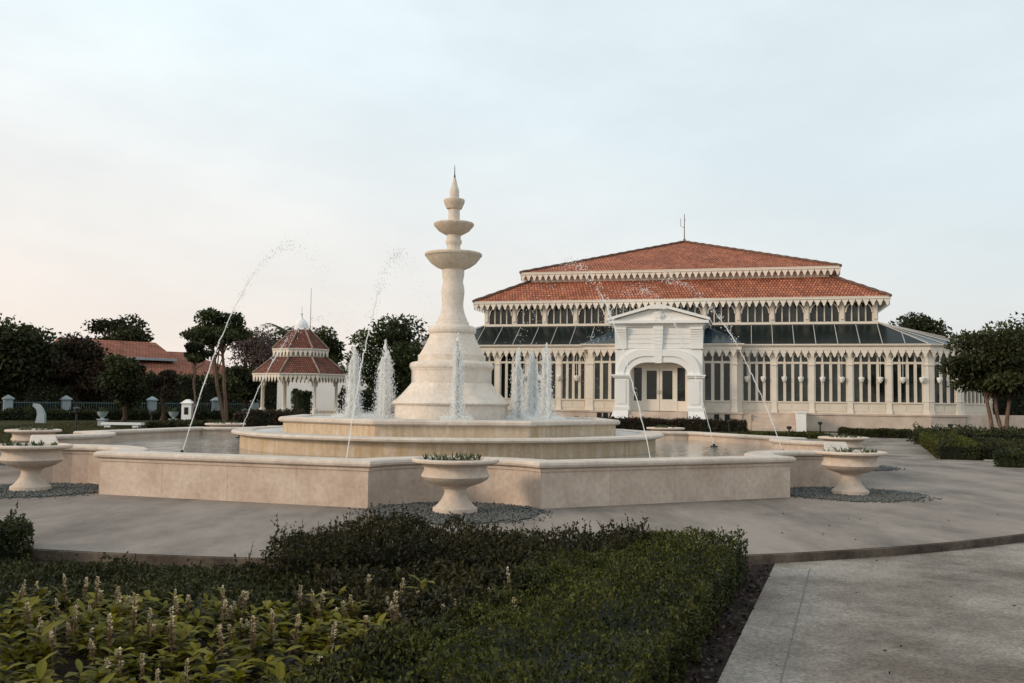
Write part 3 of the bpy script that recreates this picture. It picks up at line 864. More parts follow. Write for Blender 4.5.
# tiled roofs
def sq(h, cy=CYB): return [(-h, cy-h), (h, cy-h), (h, cy+h), (-h, cy+h)]
def roof_tier(h0, z0, h1, z1, name, m, par, cy=CYB, soffit=True):
    b = MB()
    for i in range(4):
        a, c_ = Vector((*sq(h0,cy)[i], z0)), Vector((*sq(h0,cy)[(i+1)%4], z0))
        if h1 > .01:
            e, f_ = Vector((*sq(h1,cy)[i], z1)), Vector((*sq(h1,cy)[(i+1)%4], z1))
            sl = math.hypot(h0-h1, z1-z0)
            b.face([a, c_, f_, e], uv=[(-h0,0),(h0,0),(h1,sl),(-h1,sl)])
        else:
            e = Vector((0, cy, z1)); sl = math.hypot(h0, z1-z0)
            b.face([a, c_, e], uv=[(-h0,0),(h0,0),(0,sl)])
    r_ = b.build(name, m, par)
    for i in range(4):
        b = MB()
        a = Vector((*sq(h0,cy)[i], z0+.03))
        e = Vector((*sq(h1,cy)[i], z1+.03)) if h1 > .01 else Vector((0, cy, z1+.03))
        N = int((e-a).length/.45); pts = []; rad = []
        for k in range(N+1):
            q = a.lerp(e, k/N); pts.append(q); rad.append(.11+.035*(k % 2))
        b.tube(pts, rad, 7, False)
        b.build('ridge_tiles', M['ridge'], r_)
    b = MB(); b.sweep(sq(h0,cy), [(-.02,z0-.012),(.02,z0-.012),(.02,z0+.02),(0,z0+.03)]); b.sweep(sq(h0,cy), [(0.0,z0-.015),(0.0,z0-.13),(-.06,z0-.13),(-.06,z0-.17),(-.9,z0-.19)])
    b.build('fascia', M['cream'], r_)
    b = MB()
    S = sq(h0,cy)
    for i in range(4):
        d, L = seg(S[i], S[(i+1)%4]); teeth(b, S[i], d, L, -.05, z0-.13, .43, .44)
    b.build('valance', M['cream'], r_)
    return r_
roof_tier(13.9, 8.60, 10.2, 10.55, 'lower_roof', M['tile'], bd)
roof_tier(11.15, 10.98, 0, 14.78, 'upper_roof', M['tile'], bd)
b = MB(); b.sweep(sq(10.6), [(0,10.2),(0,10.9)]); b.build('roof_band', M['cream_dim'], bd)
b = MB(); b.tube([(0,CYB,14.7),(0,CYB,17.1)], [.05,.03], 6); b.lathe([(.14,14.75),(.10,15.0),(.05,15.1)], 8, (0,CYB))
b.tube([(-.02,CYB,16.0),(-.30,CYB,16.1),(-.30,CYB,16.75)], .022, 5); b.tube([(0,CYB,16.6),(.12,CYB,16.6)], .03, 5)
b.build('lightning_rod', M['rod'], bd)

# portico
po = empty('portico'); po.parent = bd; po.location = (PCX, 0, 0)
YF, YB_ = -2.3, .3
def arch_curve(w_, zs, zt, z0, n=12, r=.75):
    pts = [(-w_, z0), (-w_, zs)]
    for i in range(1, n+1):
        t = math.pi/2*i/n
        pts.append((-w_+(w_*.62)*(1-math.cos(t)), zs+(zt-zs)*math.sin(t)))
    return pts + [(-x, z) for x, z in reversed(pts)]
inn = arch_curve(1.80, 3.40, 4.17, .5)
def outer_for(pts, W, zt):
    out = []
    for x, z in pts:
        out.append((x, z))
    return out
b = MB()
W_ = 2.72; ztop = 5.05
# walls round the opening
def strip(b, A, B, y0, y1):
    for i in range(len(A)-1):
        q = [A[i], A[i+1], B[i+1], B[i]]
        b.hexa([(x, y0, z) for x, z in q] + [(x, y1, z) for x, z in q])
outb = []
for x, z in inn:
    if z <= 3.401: outb.append((math.copysign(W_, x), z))
    else:
        t = (z-3.40)/(4.17-3.40); f_ = abs(x)/1.8
        outb.append((math.copysign(W_*min(1, f_*1.25), x), ztop if f_ < .8 else 3.4+(ztop-3.4)*min(1, (1-f_)/.2)))
strip(b, inn, outb, YF, YB_)
b.box(-W_, W_, YF+.002, YB_-.002, ztop, 6.45)
b.build('front_wall', M['white'], po)
b = MB()
ar2 = arch_curve(2.60, 3.40, 4.98, 3.40)[1:-1]; ar1 = arch_curve(1.80, 3.40, 4.17, 3.40)[1:-1]
ar_m = arch_curve(2.16, 3.40, 4.55, 3.40)[1:-1]
strip(b, ar1, ar_m, YF-.10, YF+.003); strip(b, [(x*1.0, z+.0) for x, z in ar_m], ar2, YF-.17, YF+.003)
b.build('archivolt', M['white'], po)
for s in (1, -1):
    b = MB()
    b.box(min(s*1.84, s*2.74), max(s*1.84, s*2.74), YF-.16, YF+.004, 1.35, 3.20)
    b.box(min(s*1.76, s*2.86), max(s*1.76, s*2.86), YF-.26, YF+.1, 3.20, 3.30); b.box(min(s*1.72, s*2.92), max(s*1.72, s*2.92), YF-.32, YF+.1, 3.30, 3.40)
    b.box(min(s*2.02, s*2.56), max(s*2.02, s*2.56), YF-.20, YF-.15, 1.55, 3.05)
    b.box(min(s*1.78, s*2.82), max(s*1.78, s*2.82), YF-.24, YF+.05, 1.15, 1.35)
    for q in (0,):
        x0, x1 = sorted((s*1.86, s*2.80)); xo = s*3.15
        xs = sorted((s*1.86, xo))
        b.hexa([(xs[0], YF-.75, -.05), (xs[1], YF-.75, -.05), (xs[1], YF+.1, -.05), (xs[0], YF+.1, -.05),
                (x0, YF-.22, 1.15), (x1, YF-.22, 1.15), (x1, YF+.1, 1.15), (x0, YF+.1, 1.15)])
    b.build('pier', M['white'], po)
    b = MB()                              # upper console pilaster
    x0, x1 = sorted((s*2.0, s*2.72))
    for i in range(9):
        f0, f1 = i/9, (i+1)/9
        o0 = .10+.32*f0**2.2
        b.box(x0-.02, x1+.02*(1+s)+0, YF-o0, YF+.01, 5.02+1.36*f0, 5.02+1.36*f1+.001)
    b.build('console', M['white'], po)
b = MB()
for z in (5.06, 5.36, 5.66, 5.96):
    b.box(-1.98, 1.98, YF-.05, YF+.005, z, z+.25)
b.build('attic_panel', M['white'], po)
b = MB()
for i in range(10):
    f0 = i/10
    b.box(-.22-.10*f0, .22+.10*f0, YF-.18-.14*f0**2, YF+.01, 4.12+2.3*f0, 4.12+2.3*(f0+.1)+.001)
b.build('keystone', M['white'], po)
b = MB()
for hw, y_, za, zb in ((2.80,.12,6.42,6.52),(2.92,.24,6.52,6.62),(3.12,.45,6.62,6.80)):
    b.box(-hw, hw, YF-y_, YB_+.2, za, zb)
tri = lambda hw, z0_, z1_: [(-hw, z0_), (hw, z0_), (.35, z1_), (-.35, z1_)]
def prism_xz(b, q, y0, y1):
    b.face([(x, y0, z) for x, z in q]); b.face([(x, y1, z) for x, z in q][::-1])
    for i in range(len(q)):
        a, c_ = q[i], q[(i+1) % len(q)]
        b.face([(a[0], y0, a[1]), (a[0], y1, a[1]), (c_[0], y1, c_[1]), (c_[0], y0, c_[1])])
prism_xz(b, tri(2.95, 6.80, 7.56), YF-.14, YB_+1.19)
for s in (1, -1):
    prism_xz(b, [(s*3.2, 6.80), (s*3.2, 6.96), (s*.55, 7.72), (s*.55, 7.54)][::s], YF-.50, YB_+1.2)
prism_xz(b, [(-.56, 7.52), (.56, 7.52), (.56, 7.722), (.3, 7.80), (-.3, 7.80), (-.56, 7.722)], YF-.52, YB_+1.19)
pd = b.build('pediment', M['white'], po)
b = MB()
rows = []
for i in range(20):
    t = 2*math.pi*i/20; r_ = .33+.05*math.cos(5*t)
    rows.append((r_*math.cos(t), 7.12+r_*math.sin(t)))
prism_xz(b, rows, YF-.26, YF-.13); prism_xz(b, [(x*.6, 7.12+(z-7.12)*.6) for x, z in rows], YF-.34, YF-.25)
b.build('rosette', M['white'], pd)
# doors
YD = -1.45
b = MB()
b.box(-1.8, -1.62, YD-.08, YD+.08, 1.1, 4.0); b.box(1.62, 1.8, YD-.08, YD+.08, 1.1, 4.0); b.box(-1.62, 1.62, YD-.08, YD+.08, 3.86, 4.2)
b.box(-1.12, -.98, YD-.08, YD+.08, 1.1, 3.86); b.box(.98, 1.12, YD-.08, YD+.08, 1.1, 3.86)
for s in (1, -1): 
    x0, x1 = sorted((s*1.12, s*1.62)); b.box(x0, x1, YD-.05, YD+.05, 1.1, 1.75)
df = b.build('door_frame', M['cream'], po)
for s in (1, -1):
    x0, x1 = sorted((s*1.12, s*1.62)); b = MB(); b.box(x0, x1, YD-.02, YD+.02, 1.75, 3.86); b.build('sidelight', M['glass'], df)
for s in (1, -1):
    x0, x1 = sorted((s*.012, s*.98))
    b = MB()
    b.box(x0, x0+.16, YD-.05, YD+.04, 1.12, 3.85); b.box(x1-.16, x1, YD-.05, YD+.04, 1.12, 3.85)
    b.box(x0+.16, x1-.16, YD-.05, YD+.04, 1.12, 1.85); b.box(x0+.16, x1-.16, YD-.05, YD+.04, 3.68, 3.85)
    b.box(x0+.24, x1-.24, YD-.065, YD-.05, 1.28, 1.70)
    dr = b.build('door', M['cream'], po)
    b = MB(); b.box(x0+.16, x1-.16, YD-.015, YD+.015, 1.85, 3.68); b.build('glass', M['glass'], dr)
    b = MB(); xh = x0+.08 if s > 0 else x1-.08
    b.tube([(xh, YD-.05, 2.2), (xh, YD-.12, 2.2), (xh, YD-.12, 2.42), (xh, YD-.05, 2.42)], .02, 6); b.build('handle', M['brass'], dr)
b = MB()
b.box(-1.8, 1.8, YF-.1, YD-.1, -.05, 1.08); b.box(-1.795, 1.795, YD-.1, 0, .9, 1.085)
for i in range(4): b.box(-1.8, 1.8, YF-.1-.32*(i+1), YF-.1-.32*i+.001, -.05, .86-.22*i)
b.build('steps', M['plinth'], po)
# plinth vents beside the portico
for x in (-4.35, -3.95, -3.5, 3.1, 3.75):
    b = MB(); b.box(x-.15, x+.15, BYP-.335, BYP-.29, .30, .95); 
    b.build('vent', M['dark'], bd)
# side steps with a white pier
b = MB(); sx = 6.55
for i in range(5): b.box(sx-1.3, sx+1.3, -.30-.34*(i+1), -.30-.34*i+(.0 if i == 0 else .001), -.05, .98-.21*i)
b.build('side_steps', M['plinth'], bd)
b = MB(); b.box(sx+1.32, sx+1.9, -2.0, -.37, -.05, 1.12); b.box(sx+1.28, sx+1.94, -2.05, -.365, 1.12, 1.2)
b.build('stair_pier', M['white'], bd)
b = MB(); b.box(sx-2.1, sx-1.32, -1.1, -.37, -.05, 1.0); b.build('stair_block', M['plinth'], bd)

# bell lamps hanging before the windows
def lamp_mesh():
    b = MB(); b.lathe([(.012,1.75),(.012,.36),(.15,.345),(.18,.31),(.165,.22),(.13,.10),(.06,.0),(.001,-.03)], 12); return b
lm = None
lamp_x = [(BX1, 0.0, 0.0)]
for P, Q, a_list in (((BX1,0), Q0, [.62,1.62,2.9,3.9,5.2,6.35,7.5,8.6,9.9,11.0]), (Q0, Q1, [.62,1.6]), (mir(Q0), (BX0,0), [6.1,7.2,8.5,9.7])):
    d, L = seg(P, Q)
    for a in a_list:
        q = wpt(P[0]+d[0]*a+d[1]*.2, P[1]+d[1]*a-d[0]*.2, 3.02)
        if lm is None: lm = lamp_mesh().build('hanging_lamp', M['shade']); o = lm
        else: o = lm.copy(); col.objects.link(o)
        o.location = q
        tag(o, 'small white bowl lamp hanging in front of the conservatory windows', 'lamp', 'bowl lamps along the conservatory windows')

# ------------------------------------------------------------------ gazebo
GY = 60.0
gc = at(299.5, 405, GY)
gz = tag(empty('gazebo', (gc.x, GY, GZ), R(12)), 'octagonal cream gazebo with two tier red tiled roof and white dome', 'gazebo')
def og(r, n=8): return [(r*math.cos(R(22.5)+2*math.pi*i/n-math.pi/2-R(45)), r*math.sin(R(22.5)+2*math.pi*i/n-math.pi/2-R(45))) for i in range(n)]
def og_roof(r0, z0, r1, z1, name):
    b = MB(); A, B = og(r0), og(r1); sl = math.hypot(r0-r1, z1-z0)
    for i in range(8):
        j = (i+1) % 8; h0 = r0*math.sin(R(22.5)); h1 = r1*math.sin(R(22.5))
        b.face([(*A[i],z0),(*A[j],z0),(*B[j],z1),(*B[i],z1)], uv=[(-h0,0),(h0,0),(h1,sl),(-h1,sl)])
    rf = b.build(name, M['tile_old'], gz)
    for i in range(8):
        b = MB(); b.tube([(*A[i],z0+.03),(*B[i],z1+.05)], .055, 6); b.build('hip_tiles', M['hip'], rf)
    b = MB(); b.sweep(A, [(-.3,z0-.09),(.0,z0-.09),(.03,z0-.01),(0,z0+.01)])
    b.sweep(A, [(-.02,z0-.09),(-.6,z0-.08)])
    for i in range(8):
        d, L = seg(A[i], A[(i+1)%8]); teeth(b, A[i], d, L, -.02, z0-.085, .27, .40)
    b.build('valance', M['cream'], rf)
og_roof(3.1, 3.15, 1.75, 4.20, 'lower_roof')
og_roof(1.88, 4.72, .52, 6.0, 'upper_roof')
b = MB(); b.sweep(og(1.6), [(0,4.0),(0,4.7)]); b.build('roof_band', M['cream_dim'], gz)
b = MB(); b.lathe([(.52,5.92),(.53,6.0),(.44,6.05),(.45,6.17),(.40,6.38),(.29,6.56),(.14,6.68),(.07,6.76),(.05,6.9),(.09,7.02),(.03,7.10),(.015,7.5)], 24); b.build('dome', M['white'], gz)
b = MB(); b.tube([(.55,.4,5.6),(.55,.4,8.7)], [.03,.015], 5); b.build('lightning_rod', M['bar'], gz)
b = MB(); b.sweep(og(2.75), [(0,0),(0,.30),(.05,.31),(.05,.38),(-.3,.385)]); b.face([(*p_, .383) for p_ in og(2.5)]); b.build('floor', M['plinth'], gz)
for i in range(8):
    x, y = og(2.45)[i]
    b = MB(); b.lathe([(.17,.38),(.17,1.0),(.12,1.03),(.075,1.07),(.07,2.6),(.11,2.66),(.11,3.05)], 8, (x, y), R(22.5))
    for j in (-1, 1):
        q = og(2.45)[(i+j) % 8]; d, L = seg((x, y), q); bracket(b, (x, y), d, .1, 1, 3.02, .6, .03, .06, .08)
    b.build('post', M['cream'], gz)
b = MB()
for i in range(8):
    if i in (0, 4): continue
    P, Q = og(2.45)[i], og(2.45)[(i+1) % 8]; d, L = seg(P, Q)
    b.wbox(P, d, .2, L-.2, -.04, .04, .80, .88)
    for k in range(1, 8): b.wbox(P, d, L*k/8-.03, L*k/8+.03, -.03, .03, .38, .80)
b.build('railing', M['cream_dim'], gz)

# ------------------------------------------------------------------ house with tiled roof, on the left
hA, hB = at(40, 400, 78), at(258, 400, 92)
hd, hL = seg((hA.x, hA.y), (hB.x, hB.y))
ho = tag(empty('tiled_house', (hA.x, hA.y, GZ), math.atan2(hd[1], hd[0])), 'long low pale house with weathered orange tiled roof behind the trees', 'house')
b = MB(); b.box(0.6, hL-.6, .6, 11, 0, 3.3); b.build('wall', M['housewall'], ho)
def hip_roof(x0, x1, y0, y1, z0, z1, rl, name):
    b = MB(); ym = (y0+y1)/2; sl = math.hypot(ym-y0, z1-z0)
    e0, e1 = (x0+rl, ym, z1), (x1-rl, ym, z1)
    b.face([(x0,y0,z0),(x1,y0,z0),e1,e0], uv=[(0,0),(x1-x0,0),(x1-x0-rl,sl),(rl,sl)])
    b.face([(x1,y1,z0),(x0,y1,z0),e0,e1], uv=[(0,0),(x1-x0,0),(x1-x0-rl,sl),(rl,sl)])
    b.face([(x1,y0,z0),(x1,y1,z0),e1], uv=[(0,0),(y1-y0,0),((y1-y0)/2,sl)])
    b.face([(x0,y1,z0),(x0,y0,z0),e0], uv=[(0,0),(y1-y0,0),((y1-y0)/2,sl)])
    o = b.build(name, M['tile_far'], ho)
    b = MB(); b.sweep([(x0,y0),(x1,y0),(x1,y1),(x0,y1)], [(-.02,z0-.2),(.02,z0-.2),(.02,z0),(-.02,z0+.01)]); b.build('fascia', M['pillar'], o)
hip_roof(-.6, hL+.4, -.6, 12.4, 3.35, 6.0, 5.2, 'lower_roof')
hip_roof(2.8, hL-7.2, 2.4, 9.6, 5.15, 6.8, .5, 'upper_roof')
for i in range(9):
    x = 1.5 + i*(hL-3)/8
    b = MB(); b.box(x-.12, x+.12, -.15, .1, 0, 3.2); b.build('column', M['pillar'], ho)
for i in range(7):
    x = 2.6+i*(hL-5)/7
    b = MB(); b.box(x, x+1.1, .52, .62, .9, 2.6); wf = b.build('window', M['pillar'], ho)
    b = MB(); b.box(x+.1, x+.52, .50, .53, 1.0, 2.5); b.box(x+.58, x+1.0, .50, .53, 1.0, 2.5); b.build('pane', M['dark'], wf)
# white wall behind the gazebo
wq = at(352, 395, 76)
wh = tag(empty('white_outbuilding', (wq.x, 76, GZ)), 'low white rendered outbuilding behind the gazebo', 'building')
b = MB(); b.box(-6.0, 1.6, 0, 5, 0, 3.45); b.build('wall', M['white'], wh)
b = MB(); b.box(-6.2, 1.8, -.2, 5.2, 3.45, 3.62); b.build('roof', M['pillar'], wh)
for x in (-4.6, -.1):
    b = MB(); b.box(x-.3, x+.3, -.02, .03, 1.2, 2.2); b.build('window', M['housewall'], wh)

# ------------------------------------------------------------------ fence on the left
FA, FB = at(-40, 405, 62), at(262, 405, 74)
fd, fL = seg((FA.x, FA.y), (FB.x, FB.y))
fe = tag(empty('iron_fence', (FA.x, FA.y, GZ), math.atan2(fd[1], fd[0])), 'pale iron railing fence with capped pillars in front of the dark trees', 'fence')
pill = []
for px in (8, 66, 152, 216, 255):
    # where the pixel column meets the fence line
    rr = ray(px, 405); den = rr.x*fd[1]-rr.y*fd[0]
    t = (FA.x*fd[1]-FA.y*fd[0])/den
    q = Vector((rr.x*t, rr.y*t)); s = (q-Vector((FA.x, FA.y))).dot(Vector(fd)); pill.append(s)
    b = MB(); b.box(s-.26, s+.26, -.26, .26, 0, 1.35); b.box(s-.34, s+.34, -.34, .34, 1.35, 1.43)
    b.hexa([(s-.34,-.34,1.43),(s+.34,-.34,1.43),(s+.34,.34,1.43),(s-.34,.34,1.43),(s-.03,-.03,1.66),(s+.03,-.03,1.66),(s+.03,.03,1.66),(s-.03,.03,1.66)])
    b.build('pillar', M['pillar'], fe)
for s0, s1 in zip([0]+pill, pill+[fL]):
    if s1-s0 < .6: continue
    b = MB(); a, c_ = s0+.26, s1-.26
    for z in (.28, 1.12): b.box(a, c_, -.025, .025, z, z+.05)
    n = int((c_-a)/.16)
    for i in range(n): 
        x = a+(i+.5)*(c_-a)/n; b.box(x-.011, x+.011, -.011, .011, .1, 1.25)
    b.build('railing_panel', M['iron'], fe)

# small garden pieces on the left lawn
q = at(41, 405, 57); b = MB()
prof = [(-.25,0),(.30,0),(.28,.5),(.12,.85),(-.10,1.12),(-.42,1.16),(-.44,1.0),(-.22,.82),(-.16,.5)]
b.face([(x,-.12,z) for x, z in prof]); b.face([(x,.12,z) for x, z in prof][::-1])
for i in range(len(prof)):
    a, c_ = prof[i], prof[(i+1)%len(prof)]; b.face([(a[0],-.12,a[1]),(a[0],.12,a[1]),(c_[0],.12,c_[1]),(c_[0],-.12,c_[1])])
tag(b.build('scroll_post', M['pillar'], None, (q.x, 57, GZ)), 'pale scroll shaped stone post before the fence, between two pillars', 'post')
def small_urn(px, d, s, label, m='pillar'):
    q = at(px, 405, d); r_ = tag(empty('garden_urn', (q.x, d, GZ)), label, 'urn')
    b = MB(); b.box(-.22*s,.22*s,-.22*s,.22*s,0,.5*s); b.box(-.28*s,.28*s,-.28*s,.28*s,.5*s,.57*s); b.build('plinth', M[m], r_)
    b = MB(); b.lathe([(.12*s,.57*s),(.10*s,.66*s),(.2*s,.74*s),(.30*s,.86*s),(.33*s,1.0*s),(.36*s,1.03*s),(.3*s,1.04*s),(.1*s,.95*s)], 16); b.build('bowl', M[m], r_)
    n = 90; C = nrg.normal(size=(n,3))*np.array([.16,.16,.10])*s; C[:,2] += 1.12*s
    leaves('plant', C, nrg.normal(size=(n,3))+np.array([0,0,.6]), .2*s, .06*s, nrg.random(n), M['leaf_mid'], r_)
    return r_
small_urn(103, 50, .8, 'small pale urn on a plinth beside the low white bench')
small_urn(174, 52, .8, 'small pale planted urn in front of the low lawn hedge')
q = at(123, 419, 48); be = tag(empty('garden_bench', (q.x, 48, GZ)), 'low white stone bench on the lawn edge under dark trees', 'bench')
b = MB(); b.box(-1.0,1.0,-.25,.25,.22,.33); b.build('seat', M['white'], be)
for s in (-.7, .7):
    b = MB(); b.box(s-.15,s+.15,-.2,.2,0,.22); b.build('leg', M['white'], be)
q = at(188, 405, 60); la = tag(empty('stone_lantern', (q.x, 60, GZ)), 'white stone lantern pillar with dark arched opening near the house', 'lantern')
b = MB(); b.box(-.3,.3,-.3,.3,0,1.25); b.hexa([(-.38,-.38,1.25),(.38,-.38,1.25),(.38,.38,1.25),(-.38,.38,1.25),(-.1,-.1,1.5),(.1,-.1,1.5),(.1,.1,1.5),(-.1,.1,1.5)]); b.build('body', M['white'], la)
b = MB(); b.box(-.13,.13,-.315,-.29,.55,1.0); b.build('opening', M['dark'], la)

# black garden lights
gl = None
for px, yb, d, h, lab in ((77, 437, 40, 1.15, 'tall black garden light standing behind the far left urns'),
                       (152, 428, 46, .95, 'black garden light on the lawn near the middle fence pillar'),
                       (245, 428, 44, 1.1, 'black garden light between the far left urn and the gazebo'),
                       (789, 440, 44, .62, 'short black garden light in front of the side steps'),
                       (820, 434, 52, .68, 'short black garden light beside the white stair pier'),
                       (950, 433, 47, .75, 'short black garden light by the building corner, left of the tree'),
                       (729, 428, 54, .68, 'short black garden light at the hedge end right of the portico')):
    q = at(px, 405, d)
    if gl is None:
        gl = empty('garden_light')
        b = MB(); b.tube([(0,0,0),(0,0,.82)], .035, 8); b.build('post', M['metal'], gl)
        b = MB(); b.lathe([(.05,.80),(.10,.84),(.11,.95),(.13,.97),(.10,1.02),(.02,1.05)], 12); b.build('head', M['metal'], gl)
        o = gl
    else: o = copy_tree(gl)
    o.location = (q.x, d, GZ); o.scale = (1.1, 1.1, h)
    tag(o, lab, 'garden light', 'black garden lights around the fountain')

# ------------------------------------------------------------------ trees
def tree(name, label, px0, px1, ytop, ybot, d, leafm, n=5000, ls=.30, clumps=14, bark='bark', cat='tree', trunks=1, tr=.16, flat=1.0, sparse=1.0, tpx=None, group=None, depth=1.0):
    ctr = at((px0+px1)/2, (ytop+ybot)/2, d)
    wx = (at(px1, 400, d).x-at(px0, 400, d).x)/2; hz = (at(512, ytop, d).z-at(512, ybot, d).z)/2
    bx = at(tpx, 400, d).x if tpx is not None else ctr.x
    root = tag(empty(name, (bx, d, GZ)), label, cat, group)
    c0 = np.array([ctr.x-bx, 0, ctr.z-GZ])
    cc = []
    for i in range(clumps):
        while True:
            q = nrg.uniform(-1, 1, 3)
            if .15 < np.linalg.norm(q) < .92: break
        cc.append(c0+q*np.array([wx*.82, wx*.82*depth, hz*.80]))
    cc = np.array(cc)
    cr = nrg.uniform(.30, .48, clumps)*min(wx, hz*1.4)
    tone = nrg.uniform(.0, .7, clumps)
    k = nrg.integers(0, clumps, n)
    u = nrg.normal(size=(n,3)); u /= np.linalg.norm(u, axis=1, keepdims=True)
    r_ = nrg.random(n)**.45
    C = cc[k]+u*(cr[k]*r_)[:,None]*np.array([1.15,1.15,.75*flat])
    C += nrg.normal(size=(n,3))*.08*wx*sparse*.3
    D = u+nrg.normal(size=(n,3))*.7+np.array([0,0,-.25])
    v = tone[k]+nrg.random(n)*.4-.1
    leaves('crown', C, D, ls*(.6+.8*nrg.random(n)), ls*.55*(.6+.8*nrg.random(n)), v, M[leafm], root)
    b = MB()
    for t in range(trunks):
        ox = (t-(trunks-1)/2)*.45; lean = rnd.uniform(-.3,.3)
        top = Vector((c0[0]+ox*1.5, rnd.uniform(-.3,.3), c0[2]-hz*.25))
        pts = [Vector((ox*.5, 0, -.1)).lerp(top, s)+Vector((rnd.gauss(0,.05), rnd.gauss(0,.05), 0)) for s in (0,.2,.4,.6,.8,1)]
        b.tube(pts, [tr*f_ for f_ in (1.35,1.0,.9,.8,.68,.5)], 8)
        for i in range(t, clumps, trunks):
            s = rnd.uniform(.55,.95); p0 = Vector((ox*.5,0,-.1)).lerp(top, s); p1 = Vector(cc[i].tolist())
            mid = p0.lerp(p1, .5)+Vector((rnd.gauss(0,.1), rnd.gauss(0,.1), -.1))
            b.tube([p0, mid, p1], [tr*.42, tr*.3, tr*.12], 5)
    b.build('trunk', M[bark], root)
    return root
T = [('broad_tree','huge dense dark tree at the left edge of the garden',-60,60,303,408,66,'leaf_dark',17000,.34,34,{}),
 ('broad_tree','dark ragged tree between the huge tree and the roof end',44,116,330,408,68,'leaf_red',12000,.32,24,{}),
 ('umbrella_tree','flat topped tree rising behind the orange roof',88,154,312,362,98,'leaf_dark',5000,.40,16,dict(flat=.75)),
 ('round_tree','dense rounded dark tree in front of the orange roof',100,152,344,415,62,'leaf_dark',10000,.28,22,dict(depth=.9)),
 ('small_tree','small brownish tree before the house wall',148,180,361,402,62,'leaf_red',2200,.26,10,{}),
 ('small_tree','slim young tree with round head before the roof middle',181,210,340,366,60,'leaf_dark',1500,.28,8,dict(tr=.07,bark='bark_pale')),
 ('tall_tree','tall flat crowned tree on thin pale twin trunks',180,256,308,352,63,'leaf_mid',5200,.28,20,dict(trunks=2,tr=.13,bark='bark_pale',tpx=226,flat=.7)),
 ('bare_tree','pinkish thin leaved tree left of the gazebo roof',224,282,322,378,84,'leaf_pink',4200,.26,24,dict(sparse=1.6)),
 ('round_tree','dark low tree beside the gazebo eave',226,266,362,408,70,'leaf_dark',5000,.3,14,{}),
 ('round_tree','mid green tree top showing right above the gazebo roof',300,352,325,385,88,'leaf_mid',5200,.34,12,{}),
 ('round_tree','dark tree behind the left half of the gazebo roof',250,316,334,402,90,'leaf_dark',6500,.34,12,{}),
 ('round_tree','big leafy tree between the gazebo and the pedestal',345,436,306,416,52,'leaf_mid',16000,.22,34,dict(depth=.8)),
 ('round_tree','dark tree top peeping between the pedestal and the conservatory roof',405,438,318,400,86,'leaf_dark',2600,.32,10,{}),
 ('round_tree','dark rounded tree behind the right end of the conservatory',882,954,303,385,104,'leaf_dark',9000,.40,22,{}),
 ('garden_tree','spreading tree with forked pale trunk in the right hand hedge bed',948,1046,313,406,44,'leaf_dark',16000,.20,34,dict(trunks=3,tr=.10,bark='bark_pale',tpx=998,flat=.75)),
 ('broad_tree','dense dark tree behind the garden tree at the right edge',985,1100,304,415,70,'leaf_dark',11000,.32,26,{}),
]
for (nm, lab, a, c_, yt, yb, d, lm_, n, ls, cl_, kw) in T:
    tree(nm, lab, a, c_, yt, yb, d, lm_, n, ls, cl_, **kw)
# palm behind the gazebo
q = at(284, 330, 82)
pr = tag(empty('palm_tree', (q.x, 82, GZ)), 'palm with drooping fronds behind the gazebo roof', 'palm')
b = MB(); b.tube([(0,0,-.1),(.1,0,3),(0,0,q.z-GZ-.3)], [.22,.17,.14], 8); b.build('trunk', M['bark'], pr)
C = []; D = []
for i in range(16):
    a = 2*math.pi*i/16+rnd.uniform(-.2,.2); up_ = rnd.uniform(.2,1.0)
    for k in range(40):
        s = k/39*2.3
        base = np.array([math.cos(a)*s, math.sin(a)*s, q.z-GZ-.3+up_*s-.42*s*s*.8])
        sd_ = np.array([-math.sin(a), math.cos(a), -.5])*(1 if k % 2 else -1)
        C.append(base+sd_*.18); D.append(sd_+np.array([math.cos(a), math.sin(a), -.3])*.6)
leaves('fronds', np.array(C), np.array(D), .5, .07, nrg.random(len(C)), M['leaf_palm'], pr)

